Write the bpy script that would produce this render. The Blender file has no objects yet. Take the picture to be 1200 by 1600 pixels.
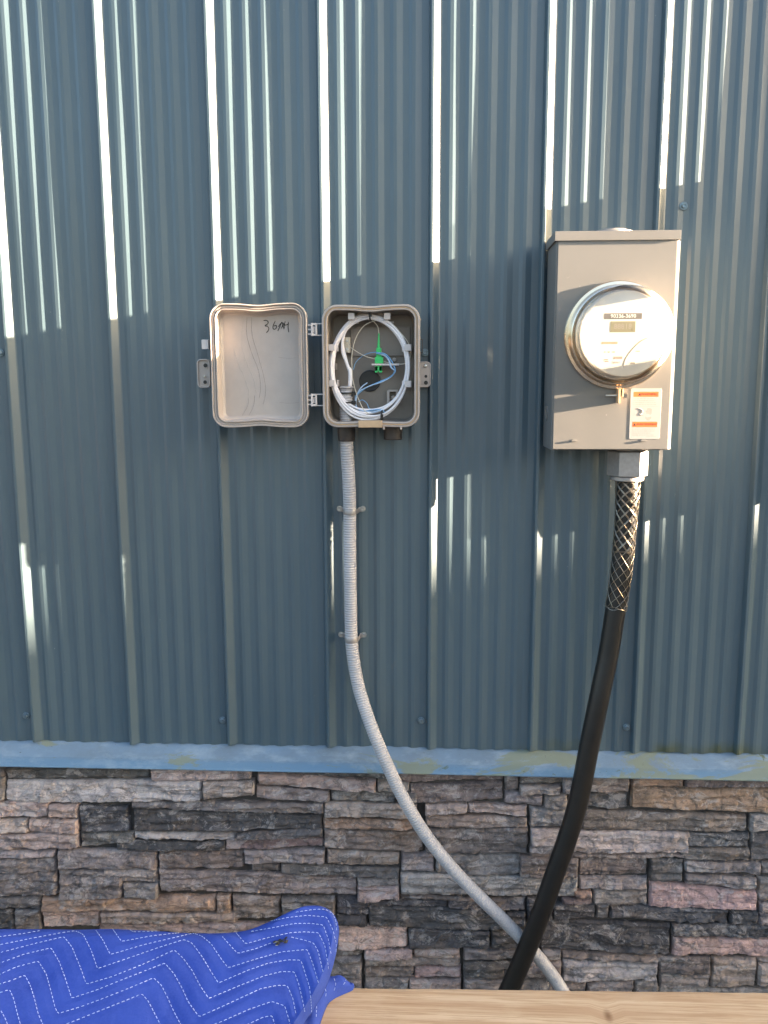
import bpy, bmesh, math, random
from mathutils import Vector, Matrix, noise
from mathutils.bvhtree import BVHTree
from mathutils.kdtree import KDTree
R = math.radians
random.seed(7)
sc = bpy.context.scene
col = sc.collection

# ---------------------------------------------------------------- camera
CAMPOS = Vector((-0.0169, -1.7823, 1.55))
PITCH, YAW, ROLL, FPX = R(8.650), R(2.751), R(-0.179), 1290.0
fw = Vector((-math.sin(YAW) * math.cos(PITCH), math.cos(YAW) * math.cos(PITCH), -math.sin(PITCH)))
_rt = Vector((math.cos(YAW), math.sin(YAW), 0)); _up = _rt.cross(fw)
rt = math.cos(ROLL) * _rt + math.sin(ROLL) * _up
up = -math.sin(ROLL) * _rt + math.cos(ROLL) * _up
cd = bpy.data.cameras.new('camera'); cam = bpy.data.objects.new('camera', cd); col.objects.link(cam)
cam.matrix_world = Matrix(((rt.x, up.x, -fw.x, CAMPOS.x), (rt.y, up.y, -fw.y, CAMPOS.y), (rt.z, up.z, -fw.z, CAMPOS.z), (0, 0, 0, 1)))
cd.sensor_fit = 'VERTICAL'; cd.sensor_height = 24.0; cd.lens = 24.0 * FPX / 1600.0
cd.clip_start = 0.02; cd.clip_end = 500
sc.camera = cam

# ---------------------------------------------------------------- light
SUN_PHI, SUN_SLOPE = R(4.2), 0.16           # angle off the wall plane, fall per metre along the wall
SUN_EL = math.atan(SUN_SLOPE * math.cos(SUN_PHI))
tosun = Vector((math.cos(SUN_PHI) * math.cos(SUN_EL), -math.sin(SUN_PHI) * math.cos(SUN_EL), math.sin(SUN_EL)))
w = bpy.data.worlds.new('World'); sc.world = w; w.use_nodes = True
nt = w.node_tree; bg = nt.nodes['Background']
sky = nt.nodes.new('ShaderNodeTexSky'); sky.sky_type = 'NISHITA'; sky.sun_disc = False
sky.sun_elevation = SUN_EL
sky.sun_rotation = math.atan2(tosun.x, tosun.y)
sky.air_density = 1.0; sky.dust_density = 5.0; sky.ozone_density = 1.5
nt.links.new(sky.outputs[0], bg.inputs[0]); bg.inputs[1].default_value = 0.05
sd = bpy.data.lights.new('sun', 'SUN'); sd.energy = 5.0; sd.angle = R(0.53); sd.color = (1.0, 0.77, 0.54)
so = bpy.data.objects.new('sun', sd); col.objects.link(so)
so.rotation_euler = tosun.to_track_quat('Z', 'Y').to_euler(); so.location = (4, -3, 4)
sc.view_settings.view_transform = 'Standard'; sc.view_settings.look = 'None'
sc.view_settings.gamma = 1; sc.view_settings.use_curve_mapping = False
sc.view_settings.exposure = 4.38

# ---------------------------------------------------------------- helpers
def ray(px, py):
    return fw + rt * ((px - 600) / FPX) + up * ((800 - py) / FPX)
def at(px, py, Y):
    d = ray(px, py); return CAMPOS + d * ((Y - CAMPOS.y) / d.y)
def atplane(px, py, p0, n):
    d = ray(px, py); return CAMPOS + d * ((p0 - CAMPOS).dot(n) / d.dot(n))

class MB:
    def __init__(s): s.v = []; s.f = []; s.m = []
    def add(s, vs, fs, m=0):
        o = len(s.v); s.v += [tuple(v) for v in vs]
        for f in fs: s.f.append([i + o for i in f]); s.m.append(m)
        return s
    def build(s, name, mats, parent=None, smooth=True, angle=35):
        me = bpy.data.meshes.new(name); me.from_pydata(s.v, [], s.f); me.validate()
        for m in (mats if isinstance(mats, (list, tuple)) else [mats]): me.materials.append(m)
        if len(s.m) == len(me.polygons): me.polygons.foreach_set('material_index', s.m)
        bm = bmesh.new(); bm.from_mesh(me); bmesh.ops.recalc_face_normals(bm, faces=bm.faces)
        if smooth:
            for f in bm.faces: f.smooth = True
            for e in bm.edges:
                if len(e.link_faces) == 2 and e.calc_face_angle(0) > R(angle): e.smooth = False
        bm.to_mesh(me); bm.free()
        o = bpy.data.objects.new(name, me); col.objects.link(o); o.parent = parent
        if smooth and len(me.vertices) < 4000:
            wn = o.modifiers.new('weighted_normals', 'WEIGHTED_NORMAL'); wn.keep_sharp = True; wn.weight = 80
        return o

def raw(name, vs, fs, mat, parent=None, smooth=True):
    me = bpy.data.meshes.new(name); me.from_pydata(vs, [], fs); me.materials.append(mat)
    if smooth: me.polygons.foreach_set('use_smooth', [True] * len(me.polygons))
    o = bpy.data.objects.new(name, me); col.objects.link(o); o.parent = parent; return o

def thing(name, label, cat, loc=(0, 0, 0), group=None):
    o = bpy.data.objects.new(name, None); col.objects.link(o); o.empty_display_size = .05
    o['label'] = label; o['category'] = cat
    if group: o['group'] = group
    o.location = loc
    return o
def put(root):
    """children were modelled in world space: keep them there under a root with a location"""
    for c in root.children:
        if c.type == 'MESH': c.data.transform(Matrix.Translation(-Vector(root.location))) if c.data.users == 1 else None
        for g in c.children:
            if g.type == 'MESH': g.data.transform(Matrix.Translation(-Vector(root.location))) if g.data.users == 1 else None
def tag(o, label, cat, group=None, kind=None):
    if label: o['label'] = label
    if cat: o['category'] = cat
    if group: o['group'] = group
    if kind: o['kind'] = kind
    return o

def box(mb, x0, x1, y0, y1, z0, z1, b=0.0, m=0):
    if b <= 0:
        vs = [(x, y, z) for x in (x0, x1) for y in (y0, y1) for z in (z0, z1)]
        mb.add(vs, [(0, 1, 3, 2), (4, 6, 7, 5), (0, 4, 5, 1), (2, 3, 7, 6), (0, 2, 6, 4), (1, 5, 7, 3)], m); return
    bm = bmesh.new(); bmesh.ops.create_cube(bm, size=1)
    for v in bm.verts: v.co = ((x0 + x1) / 2 + v.co.x * (x1 - x0), (y0 + y1) / 2 + v.co.y * (y1 - y0), (z0 + z1) / 2 + v.co.z * (z1 - z0))
    bmesh.ops.bevel(bm, geom=bm.edges[:], offset=b, segments=2, affect='EDGES', profile=.6)
    bm.verts.index_update(); mb.add([v.co[:] for v in bm.verts], [[v.index for v in f.verts] for f in bm.faces], m); bm.free()

def catmull(P, n=8):
    P = [Vector(p) for p in P]; Q = [P[0] * 2 - P[1]] + P + [P[-1] * 2 - P[-2]]; out = []
    for i in range(1, len(Q) - 2):
        a, b, c, d = Q[i - 1:i + 3]
        for k in range(n):
            t = k / n
            out.append(.5 * ((2 * b) + (c - a) * t + (2 * a - 5 * b + 4 * c - d) * t * t + (3 * b - a - 3 * c + d) * t ** 3))
    return out + [P[-1]]
def frames(P, closed=False):
    T = []
    n = len(P)
    for i in range(n):
        a = P[(i - 1) % n] if closed else P[max(i - 1, 0)]; b = P[(i + 1) % n] if closed else P[min(i + 1, n - 1)]
        T.append((b - a).normalized())
    N = [T[0].orthogonal().normalized()]
    for i in range(1, n):
        v = N[-1] - T[i] * N[-1].dot(T[i]); N.append(v.normalized())
    return T, N
def tube(mb, P, r, seg=8, caps=True, closed=False, m=0, ref=None):
    P = [Vector(p) for p in P]; T, N = frames(P, closed)
    if ref is not None:
        N = [(Vector(ref) - t * Vector(ref).dot(t)).normalized() for t in T]
    vs = []; n = len(P)
    for i, p in enumerate(P):
        B = T[i].cross(N[i]); rr = r(i / (n - 1)) if callable(r) else (r[i] if isinstance(r, (list, tuple)) else r)
        for k in range(seg):
            a = 2 * math.pi * k / seg; vs.append(p + (N[i] * math.cos(a) + B * math.sin(a)) * rr)
    fs = []
    for i in range(n if closed else n - 1):
        j = (i + 1) % n
        for k in range(seg):
            l = (k + 1) % seg; fs.append((i * seg + k, i * seg + l, j * seg + l, j * seg + k))
    if caps and not closed:
        fs.append(list(range(seg))[::-1]); fs.append([(n - 1) * seg + k for k in range(seg)])
    mb.add(vs, fs, m)
def lathe(mb, c, axis, prof, seg=32, m=0, ref=None, close=True):
    """prof: list of (radius, distance along axis)"""
    a = Vector(axis).normalized(); u = Vector(ref) if ref else a.orthogonal().normalized(); v = a.cross(u); c = Vector(c)
    vs = []; fs = []
    for r, h in prof:
        for k in range(seg):
            t = 2 * math.pi * k / seg; vs.append(c + a * h + (u * math.cos(t) + v * math.sin(t)) * r)
    for i in range(len(prof) - 1):
        for k in range(seg):
            l = (k + 1) % seg; fs.append((i * seg + k, i * seg + l, (i + 1) * seg + l, (i + 1) * seg + k))
    if close:
        fs.append(list(range(seg))[::-1]); fs.append([(len(prof) - 1) * seg + k for k in range(seg)])
    mb.add(vs, fs, m)
def cyl(mb, a, b, r, seg=16, m=0):
    tube(mb, [a, b], r, seg, True, False, m)
def rrect(cx, cz, w, h, r, n=8, dip=0.0):
    pts = []
    for (sx, sz, a0) in ((1, 1, 0), (-1, 1, 90), (-1, -1, 180), (1, -1, 270)):
        for k in range(n + 1):
            a = R(a0 + 90 * k / n); pts.append((cx + sx * (w / 2 - r) + r * math.cos(a), cz + sz * (h / 2 - r) + r * math.sin(a)))
        # points along the following straight edge
        if a0 in (0, 180):
            x0 = cx + sx * (w / 2 - r); x1 = -sx * (w / 2 - r) + cx
            for k in range(1, 16):
                pts.append((x0 + (x1 - x0) * k / 16, cz + sz * h / 2))
    if dip:
        q = []
        for x, z in pts:
            t = (x - cx) / (w * .16); g = math.exp(-t * t) * dip * min(1, abs(z - cz) / (h * .45)) if abs(z - cz) > h * .3 else 0
            q.append((x, z - g if z > cz else z + g * .8))
        pts = q
    return pts
def loft(mb, cx, cz, w, h, r, prof, dip=0.0, cap0=True, cap1=True, m=0, n=8):
    """prof: list of (inset, y): rounded rectangles joined one to the next"""
    rings = [[(x, y, z) for x, z in rrect(cx, cz, w - 2 * i, h - 2 * i, max(r - i, .002), n, dip)] for i, y in prof]
    L = len(rings[0]); vs = [p for q in rings for p in q]; fs = []
    for i in range(len(rings) - 1):
        for k in range(L): l = (k + 1) % L; fs.append((i * L + k, i * L + l, (i + 1) * L + l, (i + 1) * L + k))
    if cap0: fs.append(list(range(L)))
    if cap1: fs.append([(len(rings) - 1) * L + k for k in range(L)])
    mb.add(vs, fs, m)
def text_mesh(s, size, mat, name, parent, x, y, z, shear=0.0, align='CENTER', ext=0.00002):
    c = bpy.data.curves.new('t', 'FONT'); c.body = s; c.size = size; c.align_x = align; c.align_y = 'CENTER'; c.shear = shear; c.extrude = ext; c.resolution_u = 2
    t = bpy.data.objects.new('t', c); col.objects.link(t)
    me = bpy.data.meshes.new_from_object(t.evaluated_get(bpy.context.evaluated_depsgraph_get()))
    bpy.data.objects.remove(t)
    me.transform(Matrix.Translation((x, y, z)) @ Matrix.Rotation(R(90), 4, 'X')); me.materials.clear(); me.materials.append(mat)
    o = bpy.data.objects.new(name, me); col.objects.link(o); o.parent = parent; return o

# ---------------------------------------------------------------- materials
class NB:
    """tiny node-building helper"""
    def __init__(s, name):
        s.m = bpy.data.materials.new(name); s.m.use_nodes = True; s.t = s.m.node_tree
        s.b = s.t.nodes['Principled BSDF']; s.co = s.t.nodes.new('ShaderNodeTexCoord').outputs['Object']
    def n(s, typ, **kw):
        x = s.t.nodes.new('ShaderNode' + typ)
        for k, v in kw.items(): setattr(x, k, v)
        return x
    def l(s, a, b): s.t.links.new(a, b)
    def noise(s, scale, detail=6, rough=.6, stretch=None, dist=0.0, co=None):
        x = s.n('TexNoise'); x.inputs['Scale'].default_value = scale; x.inputs['Detail'].default_value = detail
        x.inputs['Roughness'].default_value = rough; x.inputs['Distortion'].default_value = dist
        c = co or s.co
        if stretch:
            mp = s.n('Mapping'); mp.inputs['Scale'].default_value = stretch; s.l(c, mp.inputs[0]); c = mp.outputs[0]
        s.l(c, x.inputs['Vector']); return x.outputs['Fac']
    def ramp(s, fac, *stops):
        x = s.n('ValToRGB'); e = x.color_ramp.elements
        while len(e) < len(stops): e.new(.5)
        for i, (p, c) in enumerate(stops): e[i].position = p; e[i].color = (*c, 1) if not isinstance(c, (int, float)) else (c, c, c, 1)
        s.l(fac, x.inputs[0]); return x.outputs[0]
    def mix(s, fac, a, b, mode='MIX'):
        x = s.n('Mix', data_type='RGBA', blend_type=mode)
        for i, v in ((0, fac), (6, a), (7, b)):
            if hasattr(v, 'links') or hasattr(v, 'node'): s.l(v, x.inputs[i])
            elif i == 0: x.inputs[0].default_value = v
            else: x.inputs[i].default_value = (*v, 1)
        return x.outputs[2]
    def math(s, op, a, b=0.0, clamp=False):
        x = s.n('Math', operation=op, use_clamp=clamp)
        for i, v in ((0, a), (1, b)):
            if isinstance(v, (int, float)): x.inputs[i].default_value = v
            else: s.l(v, x.inputs[i])
        return x.outputs[0]
    def bump(s, h, strength=.3, dist=.001, prev=None):
        x = s.n('Bump'); x.inputs['Strength'].default_value = strength; x.inputs['Distance'].default_value = dist
        s.l(h, x.inputs['Height'])
        if prev: s.l(prev, x.inputs['Normal'])
        return x.outputs[0]
    def set(s, base=None, rough=None, metal=None, normal=None, spec=None, coat=None):
        for k, v in (('Base Color', base), ('Roughness', rough), ('Metallic', metal), ('Normal', normal), ('Specular IOR Level', spec), ('Coat Weight', coat)):
            if v is None: continue
            if hasattr(v, 'node'): s.l(v, s.b.inputs[k])
            elif isinstance(v, tuple): s.b.inputs[k].default_value = (*v, 1)
            else: s.b.inputs[k].default_value = v
        return s.m

def simple(name, base, rough=.5, metal=0.0, var=.12, scale=60, bump=.1, bd=.0005, spec=None):
    n = NB(name); f = n.noise(scale, 5)
    c = n.mix(n.ramp(f, (.35, 0.0), (.7, 1.0)), tuple(x * (1 - var) for x in base), tuple(min(1, x * (1 + var)) for x in base))
    g = n.noise(scale * .15, 3); c = n.mix(n.math('MULTIPLY', g, var * .8), c, tuple(x * .7 for x in base))
    rg = n.math('ADD', n.math('MULTIPLY', n.noise(scale * .5, 4), .16), rough - .08)
    return n.set(c, rg, metal, n.bump(n.noise(scale * 8, 3), bump, bd), spec)

M = {}
# painted corrugated steel
n = NB('blue_grey_painted_steel')
f = n.noise(3, 5, .6, (1, 1, .3)); c = n.mix(n.ramp(f, (.3, 0.0), (.75, 1.0)), (.052, .084, .106), (.067, .104, .128))
chalk = n.ramp(n.noise(9, 8, .7, (1, 1, .25)), (.62, 0.0), (.8, .35)); c = n.mix(chalk, c, (.10, .125, .14))
scr = n.ramp(n.noise(40, 2, .5, (1, 1, .05), 1.0), (.775, 0.0), (.80, .6)); scr = n.math('MULTIPLY', scr, n.ramp(n.noise(2.3, 2), (.5, 0.0), (.62, 1.0))); c = n.mix(scr, c, (.4, .43, .44))
speck = n.ramp(n.noise(160, 2, .5), (.76, 0.0), (.80, .8)); speck = n.math('MULTIPLY', speck, n.ramp(n.noise(5, 2), (.5, 0.0), (.7, 1.0))); c = n.mix(speck, c, (.35, .36, .35))
sx = n.n('SeparateXYZ'); n.l(n.co, sx.inputs[0])
xm = n.ramp(n.math('MULTIPLY_ADD', sx.outputs[0], .5), (.55, .12), (.66, 1.0)); moss = n.math('MULTIPLY', n.ramp(n.math('ADD', sx.outputs[2], n.math('MULTIPLY', n.noise(22, 5), .05)), (.770, 1.0), (.790, 0.0)), n.ramp(n.noise(4, 3, .6, (1, 1, 1)), (.48, 0.0), (.6, .9)))
moss = n.math('MULTIPLY', moss, xm); c = n.mix(moss, c, (.055, .065, .03))
rg = n.math('ADD', n.math('MULTIPLY', n.noise(14, 5), .14), .30)
nm = n.bump(n.noise(900, 2), .12, .0002); nm = n.bump(n.noise(7, 2, .5, (1, 1, .4)), .25, .002, nm)
M['steel'] = n.set(c, rg, 0.0, nm, .75, .0); n.b.inputs['Coat Roughness'].default_value = .18
# flashing: same blue, more chalked, with green growth
n = NB('weathered_blue_flashing')
sz = n.n('SeparateXYZ'); n.l(n.co, sz.inputs[0])
lip = n.ramp(sz.outputs[2], (.7095, 1.0), (.7115, 0.0))
c = n.mix(n.ramp(n.noise(7, 7, .7, (1, 1, 2)), (.35, 0.0), (.62, 1.0)), (.13, .17, .21), (.15, .215, .29)); c = n.mix(lip, c, (.115, .20, .295))
c = n.mix(n.ramp(n.noise(30, 6, .7, (.5, 1, 1)), (.5, 0.0), (.8, .5)), c, (.38, .44, .48))
sx = n.n('SeparateXYZ'); n.l(n.co, sx.inputs[0])
side = n.ramp(n.math('MULTIPLY_ADD', sx.outputs[0], .5), (.40, 0.0), (.62, .06))
mm = n.math('ADD', n.noise(6.5, 8, .72, (1, 1, 3.4), .6), side)
c = n.mix(n.ramp(mm, (.565, 0.0), (.61, .75)), c, (.19, .20, .12))
c = n.mix(n.ramp(n.math('ADD', n.noise(18, 8, .75, (1, 1, 2), .5), side), (.66, 0.0), (.70, .85)), c, (.08, .10, .045))
c = n.mix(n.ramp(n.noise(140, 4), (.70, 0.0), (.74, .8)), c, (.06, .06, .045))
M['flash'] = n.set(c, n.ramp(mm, (.5, .38), (.62, .8)), 0.0, n.bump(n.noise(120, 5), .35, .0012))
# stone: object colour carries each stone's own tint
n = NB('split_ledge_stone')
oi = n.n('ObjectInfo'); oc = oi.outputs['Color']
wv = n.n('VectorMath', operation='ADD'); cm = n.n('CombineXYZ'); n.l(n.math('MULTIPLY', oi.outputs['Random'], 7.0), cm.inputs[0]); n.l(n.math('MULTIPLY', oi.outputs['Random'], 3.0), cm.inputs[1]); n.l(n.co, wv.inputs[0]); n.l(cm.outputs[0], wv.inputs[1]); co = wv.outputs[0]
c = n.mix(n.ramp(n.noise(30, 9, .72, (.9, 1, 1.3), .6, co), (.36, 0.0), (.62, 1.0)), n.mix(1.0, oc, (.55, .55, .58), 'MULTIPLY'), n.mix(1.0, oc, (1.35, 1.28, 1.25), 'MULTIPLY'))
lt = n.ramp(n.noise(19, 10, .78, (.9, 1, 1.3), 1.0, co), (.53, 0.0), (.565, .8)); c = n.mix(lt, c, n.mix(.5, oc, (.50, .45, .43)))
dk = n.ramp(n.noise(17, 10, .78, (1, 1, 1.2), .8, co), (.40, .8), (.44, 0.0)); c = n.mix(dk, c, n.mix(.25, (.055, .052, .055), oc))
wm = n.ramp(n.noise(9, 5, .6, (1, 1, 1), .5, co), (.55, 0.0), (.66, .30)); c = n.mix(wm, c, (.26, .17, .115))
c = n.mix(n.ramp(n.noise(75, 9, .8, (1, 1, 1), .4, co), (.62, 0.0), (.70, .5)), c, (.50, .47, .45))
c = n.mix(n.ramp(n.noise(190, 4, .7, None, 0, co), (.30, .5), (.40, 0.0)), c, (.03, .028, .028))
nm = n.bump(n.noise(60, 10, .78, (.8, 1, 1.5), .4, co), 1.0, .0050); nm = n.bump(n.noise(420, 5, .7, None, 0, co), .6, .0010, nm)
M['stone'] = n.set(c, .82, 0.0, nm, .35)
M['mortar'] = simple('dark_mortar', (.06, .052, .048), .9, 0, .3, 80, .6, .002)
M['nid'] = simple('warm_grey_plastic', (.43, .37, .33), .42, 0, .05, 30, .12, .0003)
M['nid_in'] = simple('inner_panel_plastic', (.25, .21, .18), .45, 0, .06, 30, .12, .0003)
M['tray'] = simple('shaded_grey_tray_plastic', (.22, .185, .155), .45, 0, .08, 30, .12, .0003)  # this and the inner panel carry the deep box's shade in their colour
M['gasket'] = simple('tan_gasket', (.52, .36, .22), .6, 0, .06, 80)
M['clip'] = simple('pale_grey_plastic_clip', (.56, .51, .49), .4, 0, .05, 80)
M['white_cable'] = simple('white_cable_jacket', (.80, .76, .77), .38, 0, .05, 120)
M['ivory'] = simple('ivory_plastic', (.62, .55, .44), .45, 0, .06, 120)
M['green'] = simple('green_connector_plastic', (.035, .50, .13), .35, 0, .06, 120)
M['bluefib'] = simple('blue_fibre_tube', (.16, .36, .60), .3, 0, .08, 120)
M['bluepale'] = simple('pale_blue_fibre_tube', (.42, .55, .72), .3, 0, .08, 120)
M['black'] = simple('black_plastic', (.02, .018, .017), .42, 0, .2, 120)
M['darkbrown'] = simple('dark_fitting_plastic', (.035, .028, .026), .4, 0, .15, 120)
M['ink'] = simple('black_marker_ink', (.02, .018, .016), .6)
M['scuff'] = simple('grey_scuff', (.25, .22, .20), .6)
M['scuff_l'] = simple('pale_scuff', (.50, .46, .42), .6)
M['metal'] = simple('zinc_plated_metal', (.55, .54, .52), .32, 1.0, .12, 200)
M['cast'] = simple('cast_alloy', (.36, .335, .32), .45, .55, .1, 120, .25, .0006)
M['chrome'] = simple('polished_ring_metal', (.74, .62, .50), .18, 1.0, .05, 60, .03)
M['wire'] = simple('tinned_wire', (.33, .28, .22), .30, .85, .12, 300)
M['paintscrew'] = simple('blue_painted_screw', (.17, .23, .27), .3, .6, .15, 300)
n = NB('grey_enamelled_steel')
c = n.mix(n.ramp(n.noise(5, 5), (.3, 0.0), (.7, 1.0)), (.165, .157, .147), (.19, .181, .170))
c = n.mix(n.ramp(n.noise(28, 8, .7, (1, 1, .6), 1), (.66, 0.0), (.70, .5)), c, (.52, .49, .45))
c = n.mix(n.ramp(n.noise(190, 3), (.75, 0.0), (.78, .6)), c, (.62, .58, .52))
M['enamel'] = n.set(c, n.math('ADD', n.math('MULTIPLY', n.noise(12, 4), .12), .24), 0.0, n.bump(n.noise(5, 2), .3, .002, n.bump(n.noise(500, 2), .15, .0002)), .5)
n = NB('grey_corrugated_hose')
c = n.mix(n.ramp(n.noise(9, 5), (.3, 0.0), (.7, 1.0)), (.36, .345, .35), (.46, .44, .445))
c = n.mix(n.ramp(n.noise(60, 6, .7), (.58, 0.0), (.72, .5)), c, (.26, .235, .23))
M['hose'] = n.set(c, .34, 0.0, n.bump(n.noise(120, 3), .08, .0003))
n = NB('black_cable_jacket')
c = n.mix(n.ramp(n.noise(40, 6), (.35, 0.0), (.75, 1.0)), (.004, .0038, .0038), (.009, .008, .0078))
c = n.mix(n.ramp(n.noise(260, 4), (.70, 0.0), (.76, .5)), c, (.06, .05, .045))
M['cable'] = n.set(c, n.math('ADD', n.math('MULTIPLY', n.noise(30, 5), .2), .30), 0.0, n.bump(n.noise(60, 5), .25, .0008))
M['face'] = simple('white_meter_plate', (.66, .65, .62), .35, 0, .02, 60)
M['meterbody'] = simple('pale_meter_base', (.80, .76, .70), .4, 0, .04, 60)
M['lcd'] = simple('grey_green_display', (.22, .21, .15), .3, 0, .06, 60)
M['bar'] = simple('dark_number_bar', (.13, .12, .12), .5)
M['redprint'] = simple('faded_red_print', (.65, .30, .22), .5)
M['greyprint'] = simple('grey_print', (.30, .27, .25), .6)
M['whiteprint'] = simple('white_print', (.85, .85, .82), .5)
M['sticker'] = simple('white_sticker', (.33, .32, .31), .45, 0, .02)
M['orange'] = simple('orange_print', (.80, .13, .03), .5, 0, .03)
# clear cover: straight-through mixed with a mirror layer by facing angle
n = NB('clear_meter_cover'); n.t.nodes.remove(n.b)
tr = n.n('BsdfTransparent'); tr.inputs[0].default_value = (.97, .96, .93, 1); gl = n.n('BsdfGlossy'); gl.inputs['Roughness'].default_value = .08
fr = n.n('Fresnel'); fr.inputs[0].default_value = 1.5; mx = n.n('MixShader'); out = [x for x in n.t.nodes if x.type == 'OUTPUT_MATERIAL'][0]
n.l(fr.outputs[0], mx.inputs[0]); n.l(tr.outputs[0], mx.inputs[1]); n.l(gl.outputs[0], mx.inputs[2]); n.l(mx.outputs[0], out.inputs[0])
M['cover'] = n.m
# quilted blanket
n = NB('royal_blue_quilted_fabric')
c = n.mix(n.ramp(n.noise(14, 6), (.3, 0.0), (.7, 1.0)), (.027, .056, .29), (.038, .077, .365))
c = n.mix(n.ramp(n.noise(260, 4), (.4, 0.0), (.75, .5)), c, (.05, .085, .40))
c = n.mix(n.ramp(n.noise(34, 7, .75), (.69, 0.0), (.74, .6)), c, (.03, .04, .16))
nm = n.bump(n.noise(700, 3), .7, .0012); nm = n.bump(n.noise(45, 4), .5, .003, nm)
m = n.set(c, .88, 0.0, nm, .2); n.b.inputs['Sheen Weight'].default_value = .0; M['blanket'] = m
M['thread'] = simple('white_thread', (.50, .58, .80), .8)
# timber
n = NB('sawn_pine')
mp = n.n('Mapping'); mp.inputs['Scale'].default_value = (1.0, 34, 34); n.l(n.co, mp.inputs[0])
def knot(cx, cy, r, k):
    vs = n.n('VectorMath', operation='DISTANCE'); s2 = n.n('Mapping'); s2.inputs['Scale'].default_value = (1.5, .8, 0); n.l(n.co, s2.inputs[0]); n.l(s2.outputs[0], vs.inputs[0]); vs.inputs[1].default_value = (cx * 1.5, cy * .8, 0)
    return n.ramp(vs.outputs['Value'], (0.0, k), (r, 0.0))
KX = at(955, 1595, -.53); KX2 = at(640, 1585, -.52)
k1 = knot(KX.x, .012, .045, .9)
ad = n.n('VectorMath', operation='ADD'); n.l(mp.outputs[0], ad.inputs[0]); cb = n.n('CombineXYZ'); n.l(n.math('MULTIPLY', k1, .5), cb.inputs[1]); n.l(cb.outputs[0], ad.inputs[1])
g1 = n.noise(1.6, 7, .62, None, .8, ad.outputs[0]); g2 = n.noise(9.5, 8, .68, None, .3, ad.outputs[0])
c = n.mix(n.ramp(g1, (.36, 0.0), (.62, 1.0)), (.46, .30, .18), (.60, .44, .29))
c = n.mix(n.ramp(g2, (.49, 0.0), (.62, .6)), c, (.34, .20, .10))
c = n.mix(n.ramp(k1, (.62, 0.0), (.85, .75)), c, (.14, .06, .025))
c = n.mix(n.ramp(n.noise(9, 5), (.5, 0.0), (.75, .35)), c, (.68, .53, .36))
M['wood'] = n.set(c, .68, 0.0, n.bump(g2, .35, .0012, n.bump(n.noise(400, 3, .6, (.1, 1, 1)), .4, .0006)), .3)
M['ground'] = simple('packed_gravelly_soil', (.15, .13, .11), .95, 0, .35, 9, .8, .02)
M['grass'] = simple('shade_hill_grass', (.07, .085, .035), .95, 0, .4, 2, .8, .1)
M['leaf'] = simple('dry_brown_leaf', (.035, .027, .02), .7, 0, .6, 300, .6, .001)
M['leaf2'] = simple('pale_seed_fluff', (.40, .36, .30), .7, 0, .3, 300)

# ---------------------------------------------------------------- ground and the hill added out of view to shade the lower wall
gm = MB(); N = 40; S_ = 160.0
vs = []; fs = []
for i in range(N + 1):
    for j in range(N + 1):
        x = (i / N - .5) * 2; y = (j / N - .5) * 2
        X = S_ * math.copysign(abs(x) ** 2.2, x); Y = S_ * math.copysign(abs(y) ** 2.2, y)
        vs.append((X, Y, noise.noise((X * .3, Y * .3, 0)) * .02 if abs(X) > 1.5 or Y < -1 else 0))
for i in range(N):
    for j in range(N): a = i * (N + 1) + j; fs.append((a, a + N + 1, a + N + 2, a + 1))
g = raw('ground', vs, fs, M['ground']); g['kind'] = 'structure'
HX = 24.0; HZ = 1.20 + SUN_SLOPE * HX
vs = []; fs = []; ny = 60; prof = [(-14, -.3), (-9, .30), (-5, .68), (-2, .92), (0, 1), (3, .96), (9, .75), (18, .3), (26, -.1)]
for j in range(ny + 1):
    y = -45 + 60 * j / ny
    for dx, h in prof:
        e = .12 * noise.noise((y * .35, dx * .2, 3)) + .05 * noise.noise((y * 1.7, dx, 1)) + .45 * noise.noise((y * .07, 0, 9)) * min(1, abs(y + 2) / 10)
        t = max(0, 1 - max(0, (-30 - y) / 15)) * (1 if y < 8 else max(0, 1 - (y - 8) / 7))
        vs.append((HX + dx, y, HZ * h * t - .3 * (1 - t) + e * (h > 0) * t))
P = len(prof)
for j in range(ny):
    for k in range(P - 1): a = j * P + k; fs.append((a, a + 1, a + P + 1, a + P))
h = raw('shade_hill', vs, fs, M['grass']); h['kind'] = 'structure'  # unseen ridge, added and sized to cast the soft shade low on the siding

# ---------------------------------------------------------------- corrugated metal wall
SP = .2286; ZB = .7365; ZT = 3.3
def oil(x, z):
    """slow waviness of the thin sheet"""
    return .0026 * noise.noise((x * 4.2, 5.1, z * 1.1)) + .0021 * noise.noise((x * 10.0, 1.3, z * 2.4)) + .0026 * noise.noise((x * 1.7, 8.3, z * .5))
def profile(i0, i1):
    pts = []                                  # (x, y) with y negative = towards the camera
    for i in range(i0, i1):
        x = (i - 4) * SP
        pts += [(x - .0085, 0), (x - .0045, -.0108), (x - .0032, -.0119), (x + .0010, -.0119), (x + .0026, -.0109), (x + .0138, -.0012), (x + .0165, 0)]
        for k in range(1, 6):
            c = x + k * SP / 6
            pts += [(c - .0115, 0), (c - .0045, -.0031), (c + .0022, -.0031), (c + .0145, 0)]
    x = (i1 - 4) * SP
    pts += [(x - .0085, 0), (x - .0045, -.0108), (x - .0032, -.0119), (x + .0010, -.0115)]
    return pts
wall = thing('metal_wall', 'blue grey ribbed steel siding wall behind the boxes, above the stone base', 'wall')
zs = [ZB + .03 * k for k in range(int((ZT - ZB) / .03) + 1)]
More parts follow.
